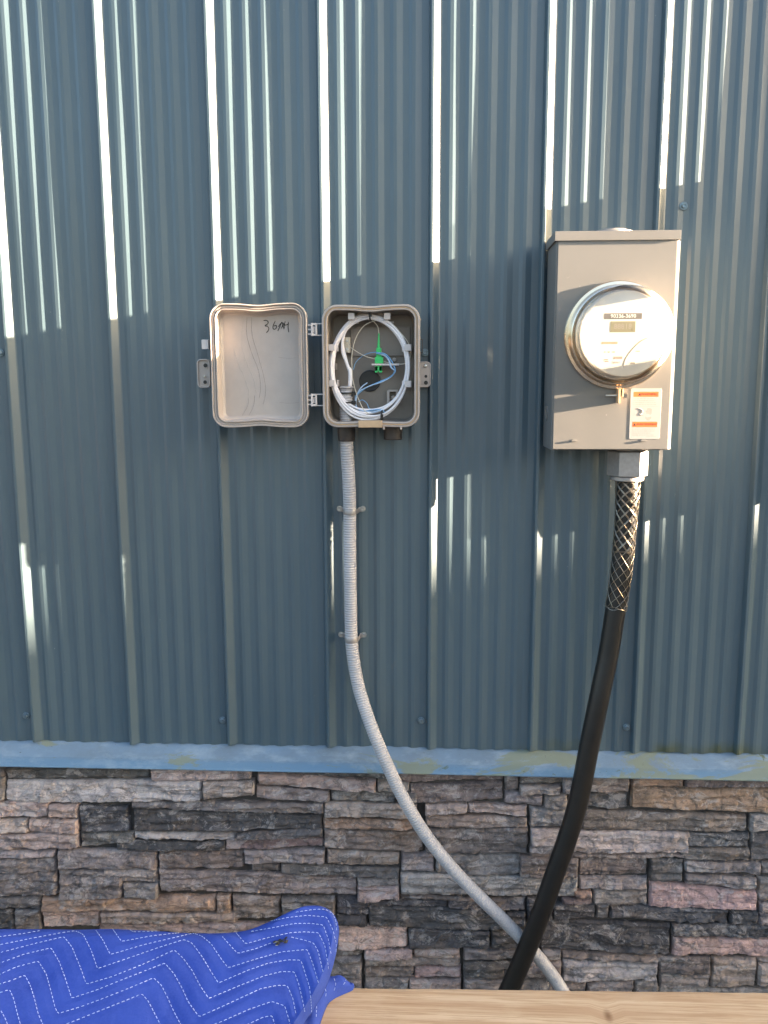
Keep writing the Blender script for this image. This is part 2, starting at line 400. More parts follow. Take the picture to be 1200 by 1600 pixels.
for pi_, (a, b) in enumerate(((-4, 0), (0, 4), (4, 8), (8, 12))):
    pts = profile(a, b)
    if pi_: pts = pts[4:] if False else pts
    off = -.0009 * (pi_ % 2 == 0)
    vs = []; fs = []; nz = len(zs)
    for k in range(len(pts) - 1):             # every facet keeps its own vertices, so the folds stay crisp
        (x0, y0), (x1, y1) = pts[k], pts[k + 1]
        o = len(vs)
        for j, z in enumerate(zs):
            zz = z + (.0011 * math.sin(x0 * 40) if j == 0 else 0)
            vs.append((x0, y0 + off - .0001 * pi_ + oil(x0, z), zz)); vs.append((x1, y1 + off - .0001 * pi_ + oil(x1, z), zz))
        for j in range(nz - 1): fs.append((o + 2 * j, o + 2 * j + 1, o + 2 * j + 3, o + 2 * j + 2))
    raw('steel_panel', vs, fs, M['steel'], wall)
def screw(px, py, Y=-.002, parent=wall, mat='paintscrew', r=.0052):
    p = at(px, py, Y); mb = MB()
    lathe(mb, p, (0, -1, 0), [(r * 1.5, 0), (r * 1.6, .0012), (r * 1.45, .002)], 16)
    lathe(mb, p, (0, -1, 0), [(r, .002), (r, .0055), (r * .8, .0064), (r * .55, .0062), (r * .5, .0052)], 6)
    mb.build('screw', M[mat], parent)
for q in ((41, 1118), (348, 1125), (658, 1125.5), (979, 1136), (1, 551), (664, 551), (1068, 322)): screw(*q)
# blocking sheet that backs the siding (girts and framing side)
mb = MB(); box(mb, -1.82, 1.81, .012, .14, 0, ZT); mb.build('wall_core', M['mortar'], wall)
# flashing
fl = MB(); x0, x1 = -1.83, 1.82
pr = [(.0075, .775), (.0048, .7385), (-.0005, .7352), (-.030, .7125), (-.0312, .7112), (-.0325, .7106), (-.0535, .7000), (-.0545, .6985), (-.0540, .6965), (-.0480, .699)]
NX = 120; vs = []; fs = []
for i in range(NX + 1):
    x = x0 + (x1 - x0) * i / NX
    for k, (y, z) in enumerate(pr):
        wv_ = .0012 * noise.noise((x * 3, k * .2, 0)) * (k > 2)
        vs.append((x, y + wv_, z + wv_ * .5))
K = len(pr)
for i in range(NX):
    for k in range(K - 1): a = i * K + k; fs.append((a, a + K, a + K + 1, a + 1))
fl.add(vs, fs); fl.build('drip_flashing', M['flash'], wall, True, 20)

# ---------------------------------------------------------------- stone wall
sw = thing('stone_wall', 'low base wall of stacked grey, brown and pink split stones under the blue flashing', 'wall')
TN = {'D': (.085, .083, .088), 'd': (.13, .122, .12), 'G': (.235, .210, .205), 'B': (.20, .165, .15), 'T': (.34, .275, .25), 'P': (.46, .335, .305), 'L': (.35, .315, .305), 'W': (.33, .225, .165), 'U': (.17, .125, .125)}
STONES = """
-22 4 1199 1199 1216 1216 d|6 232 1202 1201 1221 1219 d|-22 5 1217 1217 1251 1251 G|234 391 1202 1201 1223 1221 T|6 314 1223 1221 1259 1252 L
317 397 1222 1221 1250 1243 L|204 505 1254 1256 1265 1272 d|-22 75 1254 1256 1279 1276 T|75 121 1259 1259 1278 1280 T|-22 43 1281 1281 1302 1302 T
43 121 1281 1281 1302 1303 T|-22 121 1304 1304 1328 1327 T|123 200 1262 1262 1304 1302 D|207 503 1266 1275 1302 1296 D|123 208 1306 1303 1327 1320 d
208 367 1303 1305 1313 1317 L|368 504 1304 1295 1313 1311 d|180 350 1316 1319 1329 1331 D|350 505 1314 1313 1332 1327 U|-22 85 1330 1331 1344 1340 L
-22 86 1346 1342 1370 1363 G|88 244 1330 1333 1359 1358 G|246 380 1333 1333 1360 1357 B|380 507 1332 1330 1351 1350 G|-22 88 1371 1364 1402 1400 G
90 190 1362 1361 1405 1404 G|160 245 1360 1360 1378 1382 L|192 246 1383 1383 1404 1404 G|247 558 1361 1375 1397 1403 G|391 436 1352 1354 1365 1366 d
437 624 1352 1361 1368 1375 d|-22 62 1403 1403 1422 1422 d|-22 20 1424 1424 1453 1453 D|21 62 1424 1424 1455 1455 d|64 336 1404 1403 1423 1425 W
64 155 1426 1426 1453 1449 P|157 369 1427 1428 1445 1445 T|338 360 1403 1404 1427 1427 W|362 437 1403 1406 1440 1436 B|439 523 1406 1406 1432 1432 d
150 470 1447 1446 1462 1462 T|402 587 1207 1223 1229 1238 T|440 618 1203 1205 1213 1221 d|399 514 1231 1238 1248 1256 G|516 618 1240 1240 1255 1257 d
589 640 1224 1224 1238 1238 G|505 652 1257 1259 1279 1281 T|505 655 1282 1284 1296 1299 W|505 662 1298 1303 1329 1334 B|510 624 1331 1336 1355 1356 T
620 787 1206 1211 1228 1221 B|640 787 1230 1223 1257 1252 B|620 652 1238 1240 1256 1256 d|789 811 1211 1211 1237 1237 B|813 882 1210 1213 1227 1228 B|812 878 1229 1230 1245 1243 G
788 849 1239 1247 1260 1262 G|850 887 1246 1244 1265 1267 G|880 904 1216 1216 1242 1243 G|664 730 1258 1258 1275 1270 T|732 824 1258 1263 1271 1278 T
665 824 1274 1279 1293 1293 B|665 825 1295 1294 1335 1336 B|828 908 1265 1269 1293 1295 G|910 1169 1268 1276 1299 1302 B|828 1078 1296 1303 1330 1334 L
1075 1172 1304 1304 1324 1325 d|1062 1173 1326 1327 1343 1348 d|828 1070 1333 1336 1341 1342 B|664 690 1299 1300 1334 1334 d|558 624 1376 1374 1388 1386 G
558 624 1388 1388 1409 1409 T|626 679 1337 1337 1363 1366 G|681 815 1339 1338 1369 1372 G|812 904 1339 1341 1371 1373 B|905 1014 1342 1343 1371 1372 B
626 905 1367 1375 1400 1406 L|906 1014 1375 1375 1393 1394 G|626 745 1402 1404 1408 1411 B|898 926 1395 1395 1405 1405 W|928 1013 1396 1396 1418 1419 G
880 926 1407 1407 1415 1415 U|905 984 1212 1214 1240 1240 B|905 983 1241 1242 1263 1267 d|987 1070 1214 1215 1230 1231 W|1071 1230 1214 1217 1231 1233 B
987 1230 1232 1236 1263 1272 W|1174 1230 1275 1275 1301 1302 L|1174 1230 1304 1304 1346 1349 d|1016 1068 1343 1345 1379 1380 D|1070 1190 1347 1351 1362 1366 G
1190 1230 1351 1351 1370 1370 d|1072 1184 1368 1374 1382 1393 G|1017 1185 1383 1396 1421 1424 P|1186 1230 1375 1375 1411 1411 G|1188 1230 1413 1413 1428 1428 L
525 578 1404 1406 1431 1432 D|525 573 1433 1433 1449 1449 D|575 790 1420 1424 1450 1456 D|575 700 1411 1410 1419 1422 D|701 822 1409 1409 1422 1428 d
792 822 1429 1429 1452 1452 D|824 864 1408 1408 1448 1448 D|865 932 1415 1416 1441 1439 D|933 953 1416 1417 1440 1440 d|955 1140 1419 1423 1440 1445 D
1142 1186 1425 1426 1444 1445 D|1187 1230 1430 1430 1446 1447 G|845 1048 1442 1447 1485 1492 D|1050 1230 1447 1447 1465 1470 D|1051 1230 1468 1472 1493 1499 P
527 637 1450 1451 1487 1482 P|638 766 1453 1457 1487 1482 D|767 843 1457 1462 1483 1486 d|569 645 1485 1486 1498 1499 T|646 719 1485 1485 1498 1500 T
569 720 1500 1501 1512 1514 T|569 646 1514 1514 1528 1528 B|647 721 1516 1516 1530 1530 P|569 639 1530 1530 1558 1558 G|640 721 1532 1532 1558 1558 T
515 566 1488 1488 1497 1496 B|515 565 1498 1497 1530 1530 G|515 565 1531 1531 1558 1558 G|724 810 1485 1488 1504 1506 G|724 815 1506 1508 1527 1530 d|724 800 1529 1531 1558 1558 G
848 877 1487 1489 1500 1501 G|818 877 1503 1502 1530 1530 G|802 876 1532 1533 1558 1558 G|878 1040 1489 1496 1501 1506 B|879 1029 1504 1508 1536 1534 L
880 917 1538 1539 1558 1558 G|919 991 1540 1534 1558 1558 G|993 1030 1534 1537 1558 1558 G|1031 1112 1496 1499 1521 1525 B|1032 1112 1523 1528 1549 1549 G
1114 1184 1501 1501 1546 1546 T|1186 1230 1501 1501 1506 1506 T|1186 1230 1508 1508 1543 1541 L|1031 1230 1550 1550 1562 1562 G
""".replace('\n', '|')
SY = -.030
NSTONE = 0
def stone(xl, xr, zlt, zrt, zlb, zrb, tone, fine=True):
    global NSTONE; NSTONE += 1
    rnd = random.Random(NSTONE * 13 + 5); sx = rnd.uniform(0, 99)
    w_, h_ = xr - xl, ((zlt - zlb) + (zrt - zrb)) / 2
    st = .0036 if fine else .012
    nx = max(4, min(130, int(w_ / st))); nz = max(4, min(22, int(h_ / (st * .75))))
    prot = rnd.uniform(.002, .015) + (.003 if tone in 'PTWL' else 0); tilt = rnd.uniform(-.10, .16); yaw_ = rnd.uniform(-.03, .03)
    gap = .0004
    vs = []; fs = []
    amp = .0055 if tone != 'P' else .0035
    def edge(u, s):
        x = xl + w_ * u
        return .0030 * noise.noise((x * 19, sx + s * 31, 0)) + .0018 * noise.noise((x * 75, sx + s * 17, 2)) + .0005 * noise.noise((x * 240, sx + s * 11, 2))
    C = Vector((0, 0, 0))
    for i in range(nx + 1):
        u = i / nx
        zt = zlt + (zrt - zlt) * u + edge(u, 0) - gap; zb_ = zlb + (zrb - zlb) * u + edge(u, 1) + gap
        for j in range(nz + 1):
            v = j / nz; z = zb_ + (zt - zb_) * v
            xx = xl + gap + (w_ - 2 * gap) * u
            skew = .0022 * noise.noise((sx, z * 40, 4)) * (1 - 2 * abs(u - .5)) + (.0022 * noise.noise((sx + 9, z * 45, xx * 5)) if i in (0, nx) else 0)
            d_edge = min(u * w_, (1 - u) * w_, v * h_ * 1.3, (1 - v) * h_ * 1.0)
            rnd_e = -.0085 * max(0, 1 - d_edge / .0045) ** 2
            # split-face relief: bedding ledges, chips and grain
            wz = z + .004 * noise.noise((xx * 14, sx, z * 14)) + (xx - xl) * .05 * math.sin(sx)
            lay = noise.noise((sx * 3, wz * 95, xx * 5)); step = math.floor(lay * 3.2) / 3.2
            f = amp * (.55 * step + .35 * lay) + .0040 * noise.noise((xx * 26, sx, z * 45)) + .0022 * abs(noise.noise((xx * 62, sx, z * 105))) + .0009 * noise.noise((xx * 200, sx, z * 260))
            vd, vp = noise.voronoi((xx * 34 + 1.2 * noise.noise((xx * 40, z * 40, sx)), sx, z * 50))
            hc_ = noise.noise((vp[0][0] * 7.3, sx, vp[0][2] * 7.3)); f += amp * .75 * hc_ + .10 * hc_ * (xx - xl - w_ * .5) * .1 - .0016 * max(0, 1 - (vd[1] - vd[0]) * 5)
            cell = noise.cell((xx * 22 + 2 * noise.noise((xx * 30, z * 30, sx)), sx, z * 38)); f += .0018 * (cell - .5)
            y = SY - prot + tilt * (v - .5) * h_ + yaw_ * (u - .5) * w_ - f - rnd_e
            vs.append((xx + skew, y, z))
    L = nz + 1
    for i in range(nx):
        for j in range(nz): a = i * L + j; fs.append((a, a + L, a + L + 1, a + 1))
    rim = [i * L for i in range(nx + 1)] + [nx * L + j for j in range(1, L)] + [i * L + nz for i in range(nx - 1, -1, -1)] + [j for j in range(nz - 1, 0, -1)]
    o = len(vs)
    for k in rim: x, y, z = vs[k]; vs.append((x, -.002, z))
    for k in range(len(rim)):
        l = (k + 1) % len(rim); fs.append((rim[k], o + k, o + l, rim[l]))
    fs.append([o + k for k in range(len(rim))][::-1])
    cx, cz = (xl + xr) / 2, (zlt + zlb) / 2
    vs = [(x - cx, y + .03, z - cz) for x, y, z in vs]
    s = raw('stone', vs, fs, M['stone'], sw, not fine); s.location = (cx, -.03, cz)
    b = TN[tone]; q = rnd.uniform(.82, 1.18); s.color = (b[0] * q * rnd.uniform(.96, 1.06), b[1] * q, b[2] * q * rnd.uniform(.95, 1.05), 1)
    return s
for row in STONES.split('|'):
    t = row.split()
    if len(t) != 7: continue
    a, b, lt_, rt_, lb_, rb_ = map(float, t[:6])
    Pa, Pb, Pc, Pd = at(a, lt_, SY - .01), at(b, rt_, SY - .01), at(a, lb_, SY - .01), at(b, rb_, SY - .01)
    stone((Pa.x + Pc.x) / 2, (Pb.x + Pd.x) / 2, Pa.z, Pb.z, Pc.z, Pd.z, t[6])
# courses beyond what was traced: behind the blanket, beside the frame and down to the ground
rr_ = random.Random(3)
def courses(xa, xb, za, zb):
    z = za
    while z < zb - .012:
        hgt = min(rr_.uniform(.026, .052), zb - z)
        if zb - z - hgt < .015: hgt = zb - z
        x = xa
        while x < xb - .02:
            L_ = min(rr_.uniform(.09, .30), xb - x)
            if xb - x - L_ < .05: L_ = xb - x
            d = rr_.uniform(-.002, .002)
            stone(x, x + L_, z + hgt + d, z + hgt, z + d, z, rr_.choice('DdGGBTPLW'), False); x += L_
        z += hgt
zl = at(600, 1560, SY).z; XL = at(-22, 1300, SY).x; XR = at(1230, 1300, SY).x
courses(XL, at(515, 1500, SY).x, zl, at(200, 1464, SY).z)
courses(-1.35, XL - .001, zl, .690); courses(XR + .001, 1.40, zl, .690)
courses(-1.35, 1.40, 0.0, zl - .002)
mb = MB(); box(mb, -1.82, 1.81, -.020, .0115, 0, .712); mb.build('mortar_bed', M['mortar'], sw)

# ---------------------------------------------------------------- fibre box with open door
YB = -.090
A_, B_ = at(503, 477, YB), at(655, 667, YB); bx, bz, bw, bh = (A_.x + B_.x) / 2, (A_.z + B_.z) / 2, B_.x - A_.x, A_.z - B_.z
nid = thing('utility_box', 'open grey beige plastic fibre box with coiled white cable, right of its open door', 'utility box', (bx, -.016, B_.z))
mb = MB()
loft(mb, bx, bz, bw, bh, .030, [(.004, -.0145), (.003, -.020), (.001, YB + .018), (-.0015, YB + .014), (-.0015, YB + .004), (0, YB), (.0028, YB - .0004), (.0034, YB + .0030), (.0062, YB + .0030), (.0068, YB - .0002), (.0092, YB), (.0102, YB + .003)], .0035, True, False)
mb.build('body', M['nid'], nid, True, 30)
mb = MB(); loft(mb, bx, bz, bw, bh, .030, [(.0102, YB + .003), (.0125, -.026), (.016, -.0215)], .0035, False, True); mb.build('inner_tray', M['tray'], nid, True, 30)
mb = MB(); loft(mb, bx, bz, bw, bh, .030, [(.0036, YB + .0028), (.0038, YB + .0012), (.0058, YB + .0012), (.0060, YB + .0028)], .0035, False, False); mb.build('gasket', M['gasket'], nid)
# inner floor details
def q(px, py, Y=-.0235): return at(px, py, Y)
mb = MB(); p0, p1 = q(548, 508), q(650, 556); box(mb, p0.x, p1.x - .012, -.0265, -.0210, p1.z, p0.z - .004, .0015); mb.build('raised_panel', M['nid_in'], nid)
mb = MB(); lathe(mb, q(578, 595, -.0225), (0, -1, 0), [(.0215, 0), (.0225, .0016), (.0205, .0022), (.019, .0012)], 32); mb.build('cable_entry_seal', M['black'], nid)
for px, py in ((616, 562), (614, 621)):
    mb = MB(); lathe(mb, q(px, py, -.0235), (0, -1, 0), [(.0042, 0), (.0042, .004), (.003, .005)], 14); mb.build('mounting_boss', M['nid'], nid)
for a_, b_ in (((605, 610), (609, 634)), ((619, 611), (622, 632)), ((524, 568), (527, 578)), ((607, 609), (622, 612))):
    mb = MB(); p0, p1 = q(*a_), q(*b_); box(mb, p0.x, p1.x, -.036, -.0210, p1.z, p0.z, .0006); mb.build('inner_rib', M['nid'], nid)
def clip(px, py, horiz):
    p = at(px, py, -.074); mb = MB(); s = .0065
    box(mb, p.x - s, p.x + s, -.0765, -.0735, p.z - s, p.z + s, .0008)
    if horiz:
        box(mb, p.x - s, p.x + s, -.0740, -.027, p.z + s - .0022, p.z + s, .0005); box(mb, p.x - s, p.x + s * .2, -.0745, -.064, p.z - s, p.z - s + .0016, .0004)
        box(mb, p.x - s, p.x + s + .006, -.049, -.047, p.z - s - .006, p.z - s - .002, .0004)
    else:
        sg = 1 if px < 578 else -1
        box(mb, p.x - s * sg - .0011, p.x - s * sg + .0011, -.0740, -.027, p.z - s, p.z + s, .0005)
        box(mb, p.x + sg * .011 - .0012, p.x + sg * .011 + .0012, -.062, -.027, p.z - s * 1.1, p.z + s * 1.1, .0005)
    mb.build('cable_clip', M['clip'], nid)
for a_ in ((549, 494, 1), (605, 494, 1), (518, 543, 0), (518, 599, 0), (637, 543, 0), (637, 600, 0)): clip(*a_)
# mounting tab, latch, bottom lip
mb = MB(); p0, p1 = at(656, 565, -.03), at(672, 605, -.03)
loft(mb, (p0.x + p1.x) / 2 - .004, (p0.z + p1.z) / 2, p1.x - p0.x + .010, p0.z - p1.z, .008, [(0, -.026), (0, -.0325), (.0008, -.0335), (.0022, -.0335), (.0026, -.0322)])
mb.build('mounting_tab', M['nid'], nid)
for py, r in ((588, .0030), (598, .0042)):
    mb = MB(); lathe(mb, at(665.5, py, -.033), (0, -1, 0), [(r, 0), (r, .0004)], 18); mb.build('tab_hole', M['black'], nid)
mb = MB(); p = at(664.5, 572, -.0325); lathe(mb, p, (0, -1, 0), [(.0040, 0), (.0040, .001), (.0030, .0024), (.0012, .0030)], 16); mb.build('tab_screw', M['metal'], nid)
mb = MB(); p0, p1 = at(656, 530, -.07), at(660.5, 552, -.07)
for z0_, z1_ in ((p1.z, p1.z + .0018), (p0.z - .0018, p0.z)): box(mb, p0.x, p1.x, -.074, -.066, z0_, z1_, .0004)
box(mb, p1.x - .0016, p1.x, -.074, -.066, p1.z, p0.z, .0004); mb.build('latch_loop', M['darkbrown'], nid)
mb = MB(); p0, p1 = at(560, 657, YB - .002), at(597, 668, YB - .002); box(mb, p0.x, p1.x, YB - .004, YB + .006, p1.z, p0.z, .0012)
mb.build('latch_plate', M['gasket'], nid)
for px in (598, 625):
    mb = MB(); p = at(px, 668, YB); box(mb, p.x, p.x + .004, YB, YB + .01, p.z - .004, p.z + .002, .0005); mb.build('lower_lug', M['nid'], nid)
# door: rim, stepped recess
YD = -.088
A2, B2 = at(326, 474, YD), at(482, 668, YD); dx_, dz_ = (A2.x + B2.x) / 2, (A2.z + B2.z) / 2; dw, dh = B2.x - A2.x, A2.z - B2.z
mb = MB()
loft(mb, dx_, dz_, dw, dh, .030, [(.014, -.0525), (.006, -.055), (.0015, -.062), (0, -.070), (0, YD + .001), (.0010, YD), (.0024, YD), (.0032, YD + .0045), (.0052, YD + .0050), (.0060, YD + .0022), (.0078, YD + .0022), (.0086, YD + .0052), (.0104, YD + .0045), (.0110, YD + .0008), (.0122, YD + .0006), (.0132, YD + .003), (.0165, -.0640), (.0215, -.0600)], .0040)
door = mb.build('door', M['nid'], nid, True, 30)
# handwriting on the door: 36AH
YW = -.0608
strokes = [[(412, 501), (416, 500.5), (419, 503), (418, 506), (414, 509), (418, 510), (420, 514), (418, 518), (416, 519.5)],
           [(430, 502), (427, 508), (426.5, 513), (429, 514.5), (432, 512), (431.5, 508.5), (428, 509.5)],
           [(434, 517), (437, 511), (440, 503.5), (441.5, 507), (440, 513)], [(435, 510.5), (438, 506), (442, 504.5), (443.5, 507), (441, 509.5), (444.5, 512)],
           [(445.5, 502), (444, 509), (443.5, 514)], [(444.5, 508), (448, 507.5), (451, 506)], [(450.5, 503), (450, 511), (451.2, 519)]]
mb = MB()
for s in strokes: tube(mb, catmull([at(x, y, YW) for x, y in s], 4), .00075, 6)
mb.build('handwriting', M['ink'], door)
sc1 = [[(386, 496), (385, 520), (392, 548), (404, 580), (407, 606), (405, 622)], [(393, 496), (394, 524), (403, 555), (412, 588), (415, 612), (411, 632)], [(398, 618), (396, 634), (389, 649)], [(388, 622), (387, 634), (378, 650)], [(437, 629), (452, 630), (467, 629)], [(435, 558), (450, 560), (462, 559)]]
sc2 = [[(365, 543), (371, 566), (382, 592), (388, 612), (387, 630)], [(377, 540), (383, 562), (396, 594), (400, 614)], [(380, 497), (378, 515), (378, 536)]]
for S2, mt in ((sc1, 'scuff'), (sc2, 'scuff_l')):
    mb = MB()
    for s in S2: tube(mb, catmull([at(x, y, -.0602) for x, y in s], 6), .00028, 4)
    mb.build('scuff_mark', M[mt], door)
mb = MB(); p0, p1 = at(308, 561, -.058), at(330, 606, -.058)
loft(mb, (p0.x + p1.x) / 2, (p0.z + p1.z) / 2, p1.x - p0.x, p0.z - p1.z, .009, [(0, -.052), (0, -.062), (.0008, -.063), (.0022, -.063), (.0030, -.058)])
tb = mb.build('door_tab', M['nid'], door)
for px, py, r in ((321, 571, .0042), (320.5, 597, .0038)):
    mb = MB(); lathe(mb, at(px, py, -.0630), (0, -1, 0), [(r, 0), (r, .0006)], 18); mb.build('door_tab_hole', M['black'], door)
mb = MB(); lathe(mb, at(320, 588, -.0630), (0, -1, 0), [(.0026, 0), (.0020, .004), (.0008, .005)], 12); mb.build('door_tab_pin', M['ivory'], door)
mb = MB(); p0, p1 = at(317, 531, -.068), at(328, 546, -.068); box(mb, p0.x, p1.x, -.080, -.060, p1.z, p0.z, .001); mb.build('door_catch', M['clip'], door)
for py in (515, 625):                         # hinges
    hg = MB(); p = at(489, py, -.082)
    for dz2 in (-.0125, .0105):
        box(hg, p.x + .004, p.x + .022, -.083, -.078, p.z + dz2, p.z + dz2 + .0022, .0004)
    for dz2 in (-.0105, -.0015, .0075): box(hg, p.x - .0105, p.x - .001, -.0845, -.077, p.z + dz2, p.z + dz2 + .0032, .0005)
    box(hg, p.x - .0035, p.x + .0005, -.088, -.077, p.z - .013, p.z + .013, .0007)
    for z2 in (-.0125, .0085): box(hg, p.x - .0012, p.x + .0075, -.0875, -.079, p.z + z2, p.z + z2 + .0042, .0006)
    box(hg, p.x + .0055, p.x + .0085, -.0875, -.079, p.z - .012, p.z + .012, .0006)
    cyl(hg, (p.x + .002, -.083, p.z - .006), (p.x + .002, -.083, p.z + .006), .0024, 10)
    hg.build('hinge', M['clip'], nid)
# fittings under the box
def fit(px, py0, py1, wpx, Y, name, parent, hexa=False):
    a, b = at(px, py0, Y), at(px, py1, Y); r = wpx / 2 * (Y - CAMPOS.y) / FPX
    mb = MB(); Lh = a.z - b.z
    lathe(mb, (a.x, Y, a.z + .004), (0, 0, -1), [(r * .8, 0), (r, .002), (r, Lh * .55), (r * .97, Lh * .6), (r * .97, Lh + .002), (r * .9, Lh + .004), (r * .7, Lh + .004)], 12 if hexa else 28)
    return mb.build(name, M['darkbrown'], parent)
fit(541, 667, 689, 28, -.045, 'conduit_fitting', nid); fit(614, 667, 687, 30, -.045, 'blanking_plug', nid)
put(nid)

# white cable coil
rc = random.Random(4)
coil = thing('cable_coil', 'white cable wound in an oval coil inside the open plastic box', 'cable', tuple(at(578, 655, -.06)), None)
mb = MB()
for k in range(5):
    ph = rc.uniform(0, 6); P_ = []; ox, oz = rc.uniform(-1.0, 1.0), rc.uniform(-2, 2)
    for i in range(72):
        a = 2 * math.pi * i / 72
        rx = 58.5 + (k - 2) * 1.1 + 1.4 * math.sin(2 * a + ph); rz = 76.5 + (k - 2) * 1.5 + 1.5 * math.sin(3 * a + ph * 2) + (2.2 * (k - 2) if math.sin(a) < 0 else 0)
        px = 578 + ox + rx * math.copysign(abs(math.cos(a)) ** .92, math.cos(a)); py = 573 + oz * .5 - rz * math.sin(a)
        P_.append(at(px, py, -.060 - .0042 * (k % 2) - .003 * math.sin(a * 2 + ph) - .0015 * (k // 2)))
    tube(mb, P_, .0024, 8, closed=True)
mb.build('cable_loop', M['white_cable'], coil)
mb = MB()
tube(mb, catmull([at(x, y, Y) for x, y, Y in ((548, 500, -.062), (537, 525, -.06), (535, 548, -.058), (541, 566, -.056), (546, 580, -.056))], 8), .0028, 8)
tube(mb, catmull([at(x, y, -.056) for x, y in ((538, 522), (536, 536), (541, 560), (547, 579))], 8), .0018, 8)
mb.build('cable_tail', M['white_cable'], coil)
mb = MB(); tube(mb, [at(x, y, -.056) for x, y in ((546, 574), (547, 578), (547.5, 590), (547, 600), (546.5, 604))], [.0016, .0042, .0046, .0044, .0036], 12)
mb.build('cable_boot', M['white_cable'], coil)
for px, py, ry in ((579, 493, 0), (597, 650, .5)):
    mb = MB(); p = at(px, py, -.064); ring = [p + Vector((.0028 * math.cos(t) * .4 + math.sin(t) * .0015 * ry, .0095 * math.cos(t), .0115 * math.sin(t))) for t in [2 * math.pi * i / 20 for i in range(20)]]
    tube(mb, ring, .0017, 6, closed=True); box(mb, p.x - .003, p.x + .003, p.y - .013, p.y - .008, p.z - .003, p.z + .004, .0006)
    mb.build('cable_tie', M['black'], coil)
mb = MB(); tube(mb, catmull([at(x, y, -.054) for x, y in ((557, 497), (568, 489), (580, 487), (592, 490), (603, 498))], 8), .0045, 8); mb.build('sleeve', M['nid'], coil)
put(coil)
# terminal block
tbk = thing('terminal_block', 'small ivory terminal block fixed at upper left inside the open box', 'terminal block', tuple(at(543, 551, -.03)))
mb = MB(); p0, p1 = at(536, 527, -.046), at(547, 551, -.046); box(mb, p0.x, p1.x, -.047, -.027, p1.z, p0.z, .0008); mb.build('block', M['ivory'], tbk)
for py in (533, 546):
    mb = MB(); lathe(mb, at(542, py, -.047), (0, -1, 0), [(.0030, 0), (.0030, .0015), (.0016, .0018)], 12); mb.build('terminal_screw', M['metal'], tbk)
put(tbk)
# green connector on its little bracket
gc = thing('fibre_connector', 'green fibre connector standing on its bracket in the middle of the open box', 'connector', tuple(at(592, 582, -.05)))
YG = -.052; mb = MB()
a, b = at(592, 521, YG), at(591.5, 546, YG)
tube(mb, [a, a * .75 + b * .25, a * .5 + b * .5, b], [.0014, .0018, .0024, .0034], 14); mb.build('boot', M['green'], gc)
mb = MB(); p0, p1 = at(588, 544, YG), at(596, 566, YG); box(mb, p0.x, p1.x, -.058, -.047, p1.z, p0.z, .0008)
p0, p1 = at(586, 558, YG), at(599, 568, YG); box(mb, p0.x, p1.x, -.060, -.045, p1.z, p0.z, .0008); mb.build('plug', M['green'], gc)
mb = MB(); p0, p1 = at(586, 571, YG), at(597, 582, YG)
box(mb, p0.x, p1.x, -.058, -.046, p1.z + .003, p0.z, .0006); box(mb, p0.x, p0.x + .006, -.058, -.046, p1.z, p0.z - .002, .0006); box(mb, p1.x - .006, p1.x, -.058, -.046, p1.z, p0.z - .002, .0006)
mb.build('adapter', M['green'], gc)
mb = MB(); p0, p1 = at(581, 568.5, YG), at(623, 571, YG); box(mb, p0.x, p1.x, -.0625, -.030, p1.z, p0.z, .0004); mb.build('bracket', M['clip'], gc)
put(gc)
# thin pigtails
pg = thing('fibre_pigtail', 'thin ivory fibre leads looping to the green connector inside the open box', 'fibre lead', tuple(at(590, 600, -.05)))
for pts in (((592, 522, -.052), (590, 510, -.054), (583, 502, -.056), (572, 497, -.058), (560, 499, -.06)),
            ((586, 561, -.056), (572, 557, -.055), (560, 551, -.054), (548, 543, -.052), (541, 536, -.049)),
            ((550, 577, -.058), (550, 553, -.056), (556, 528, -.054), (569, 509, -.056), (588, 501, -.060), (608, 503, -.064), (624, 518, -.066), (638, 536, -.066), (642, 554, -.064), (634, 567, -.060), (619, 569, -.056), (600, 565, -.056)),
            ((550, 577, -.058), (551, 592, -.058), (556, 612, -.060), (562, 628, -.064), (569, 641, -.070), (577, 647, -.072))):
    mb = MB(); tube(mb, catmull([at(*p) for p in pts], 8), .0008, 6); mb.build('lead', M['ivory'], pg)
put(pg)
bf = thing('blue_fibre_bundle', 'loose blue fibre tubes looping round the green connector and along the box floor', 'fibre bundle', tuple(at(575, 640, -.05)))
BL = (((552, 578, .0007, 'bluefib'), (556, 566, -.05), (567, 556, -.054), (580, 551, -.06), (592, 551, -.063), (603, 555, -.062), (609, 566, -.06), (613, 575, -.06)),
      ((590, 552, .0017, 'bluepale'), (602, 556, -.062), (608, 564, -.062), (611, 574, -.062), (616, 578, -.06)),
      ((588, 552, .0014, 'bluefib'), (601, 553, -.064), (611, 563, -.062), (616, 573, -.06), (617, 581, -.06), (608, 590, -.056), (590, 598, -.054), (572, 606, -.054), (560, 615, -.054), (555, 625, -.052)),
      ((617, 578, .0010, 'bluepale'), (612, 588, -.056), (596, 597, -.056), (578, 603, -.056), (562, 611, -.056), (556, 620, -.054), (556, 634, -.052)),
      ((574, 598, .0012, 'bluepale'), (566, 604, -.054), (559, 614, -.054), (556, 630, -.052), (558, 641, -.054)),
      ((556, 622, .0013, 'bluefib'), (556, 634, -.052), (564, 642, -.056), (580, 641, -.06), (594, 640, -.062), (603, 646, -.064)),
      ((555, 615, .0012, 'bluefib'), (556, 632, -.050), (562, 640, -.054), (577, 645, -.058), (590, 643, -.06), (600, 638, -.058)),
      ((560, 628, .0008, 'bluefib'), (566, 625, -.05), (573, 630, -.05), (577, 638, -.054), (586, 642, -.056)),
      ((560, 640, .0016, 'bluepale'), (572, 643, -.06), (584, 644, -.064), (592, 642, -.066), (600, 641, -.066)))
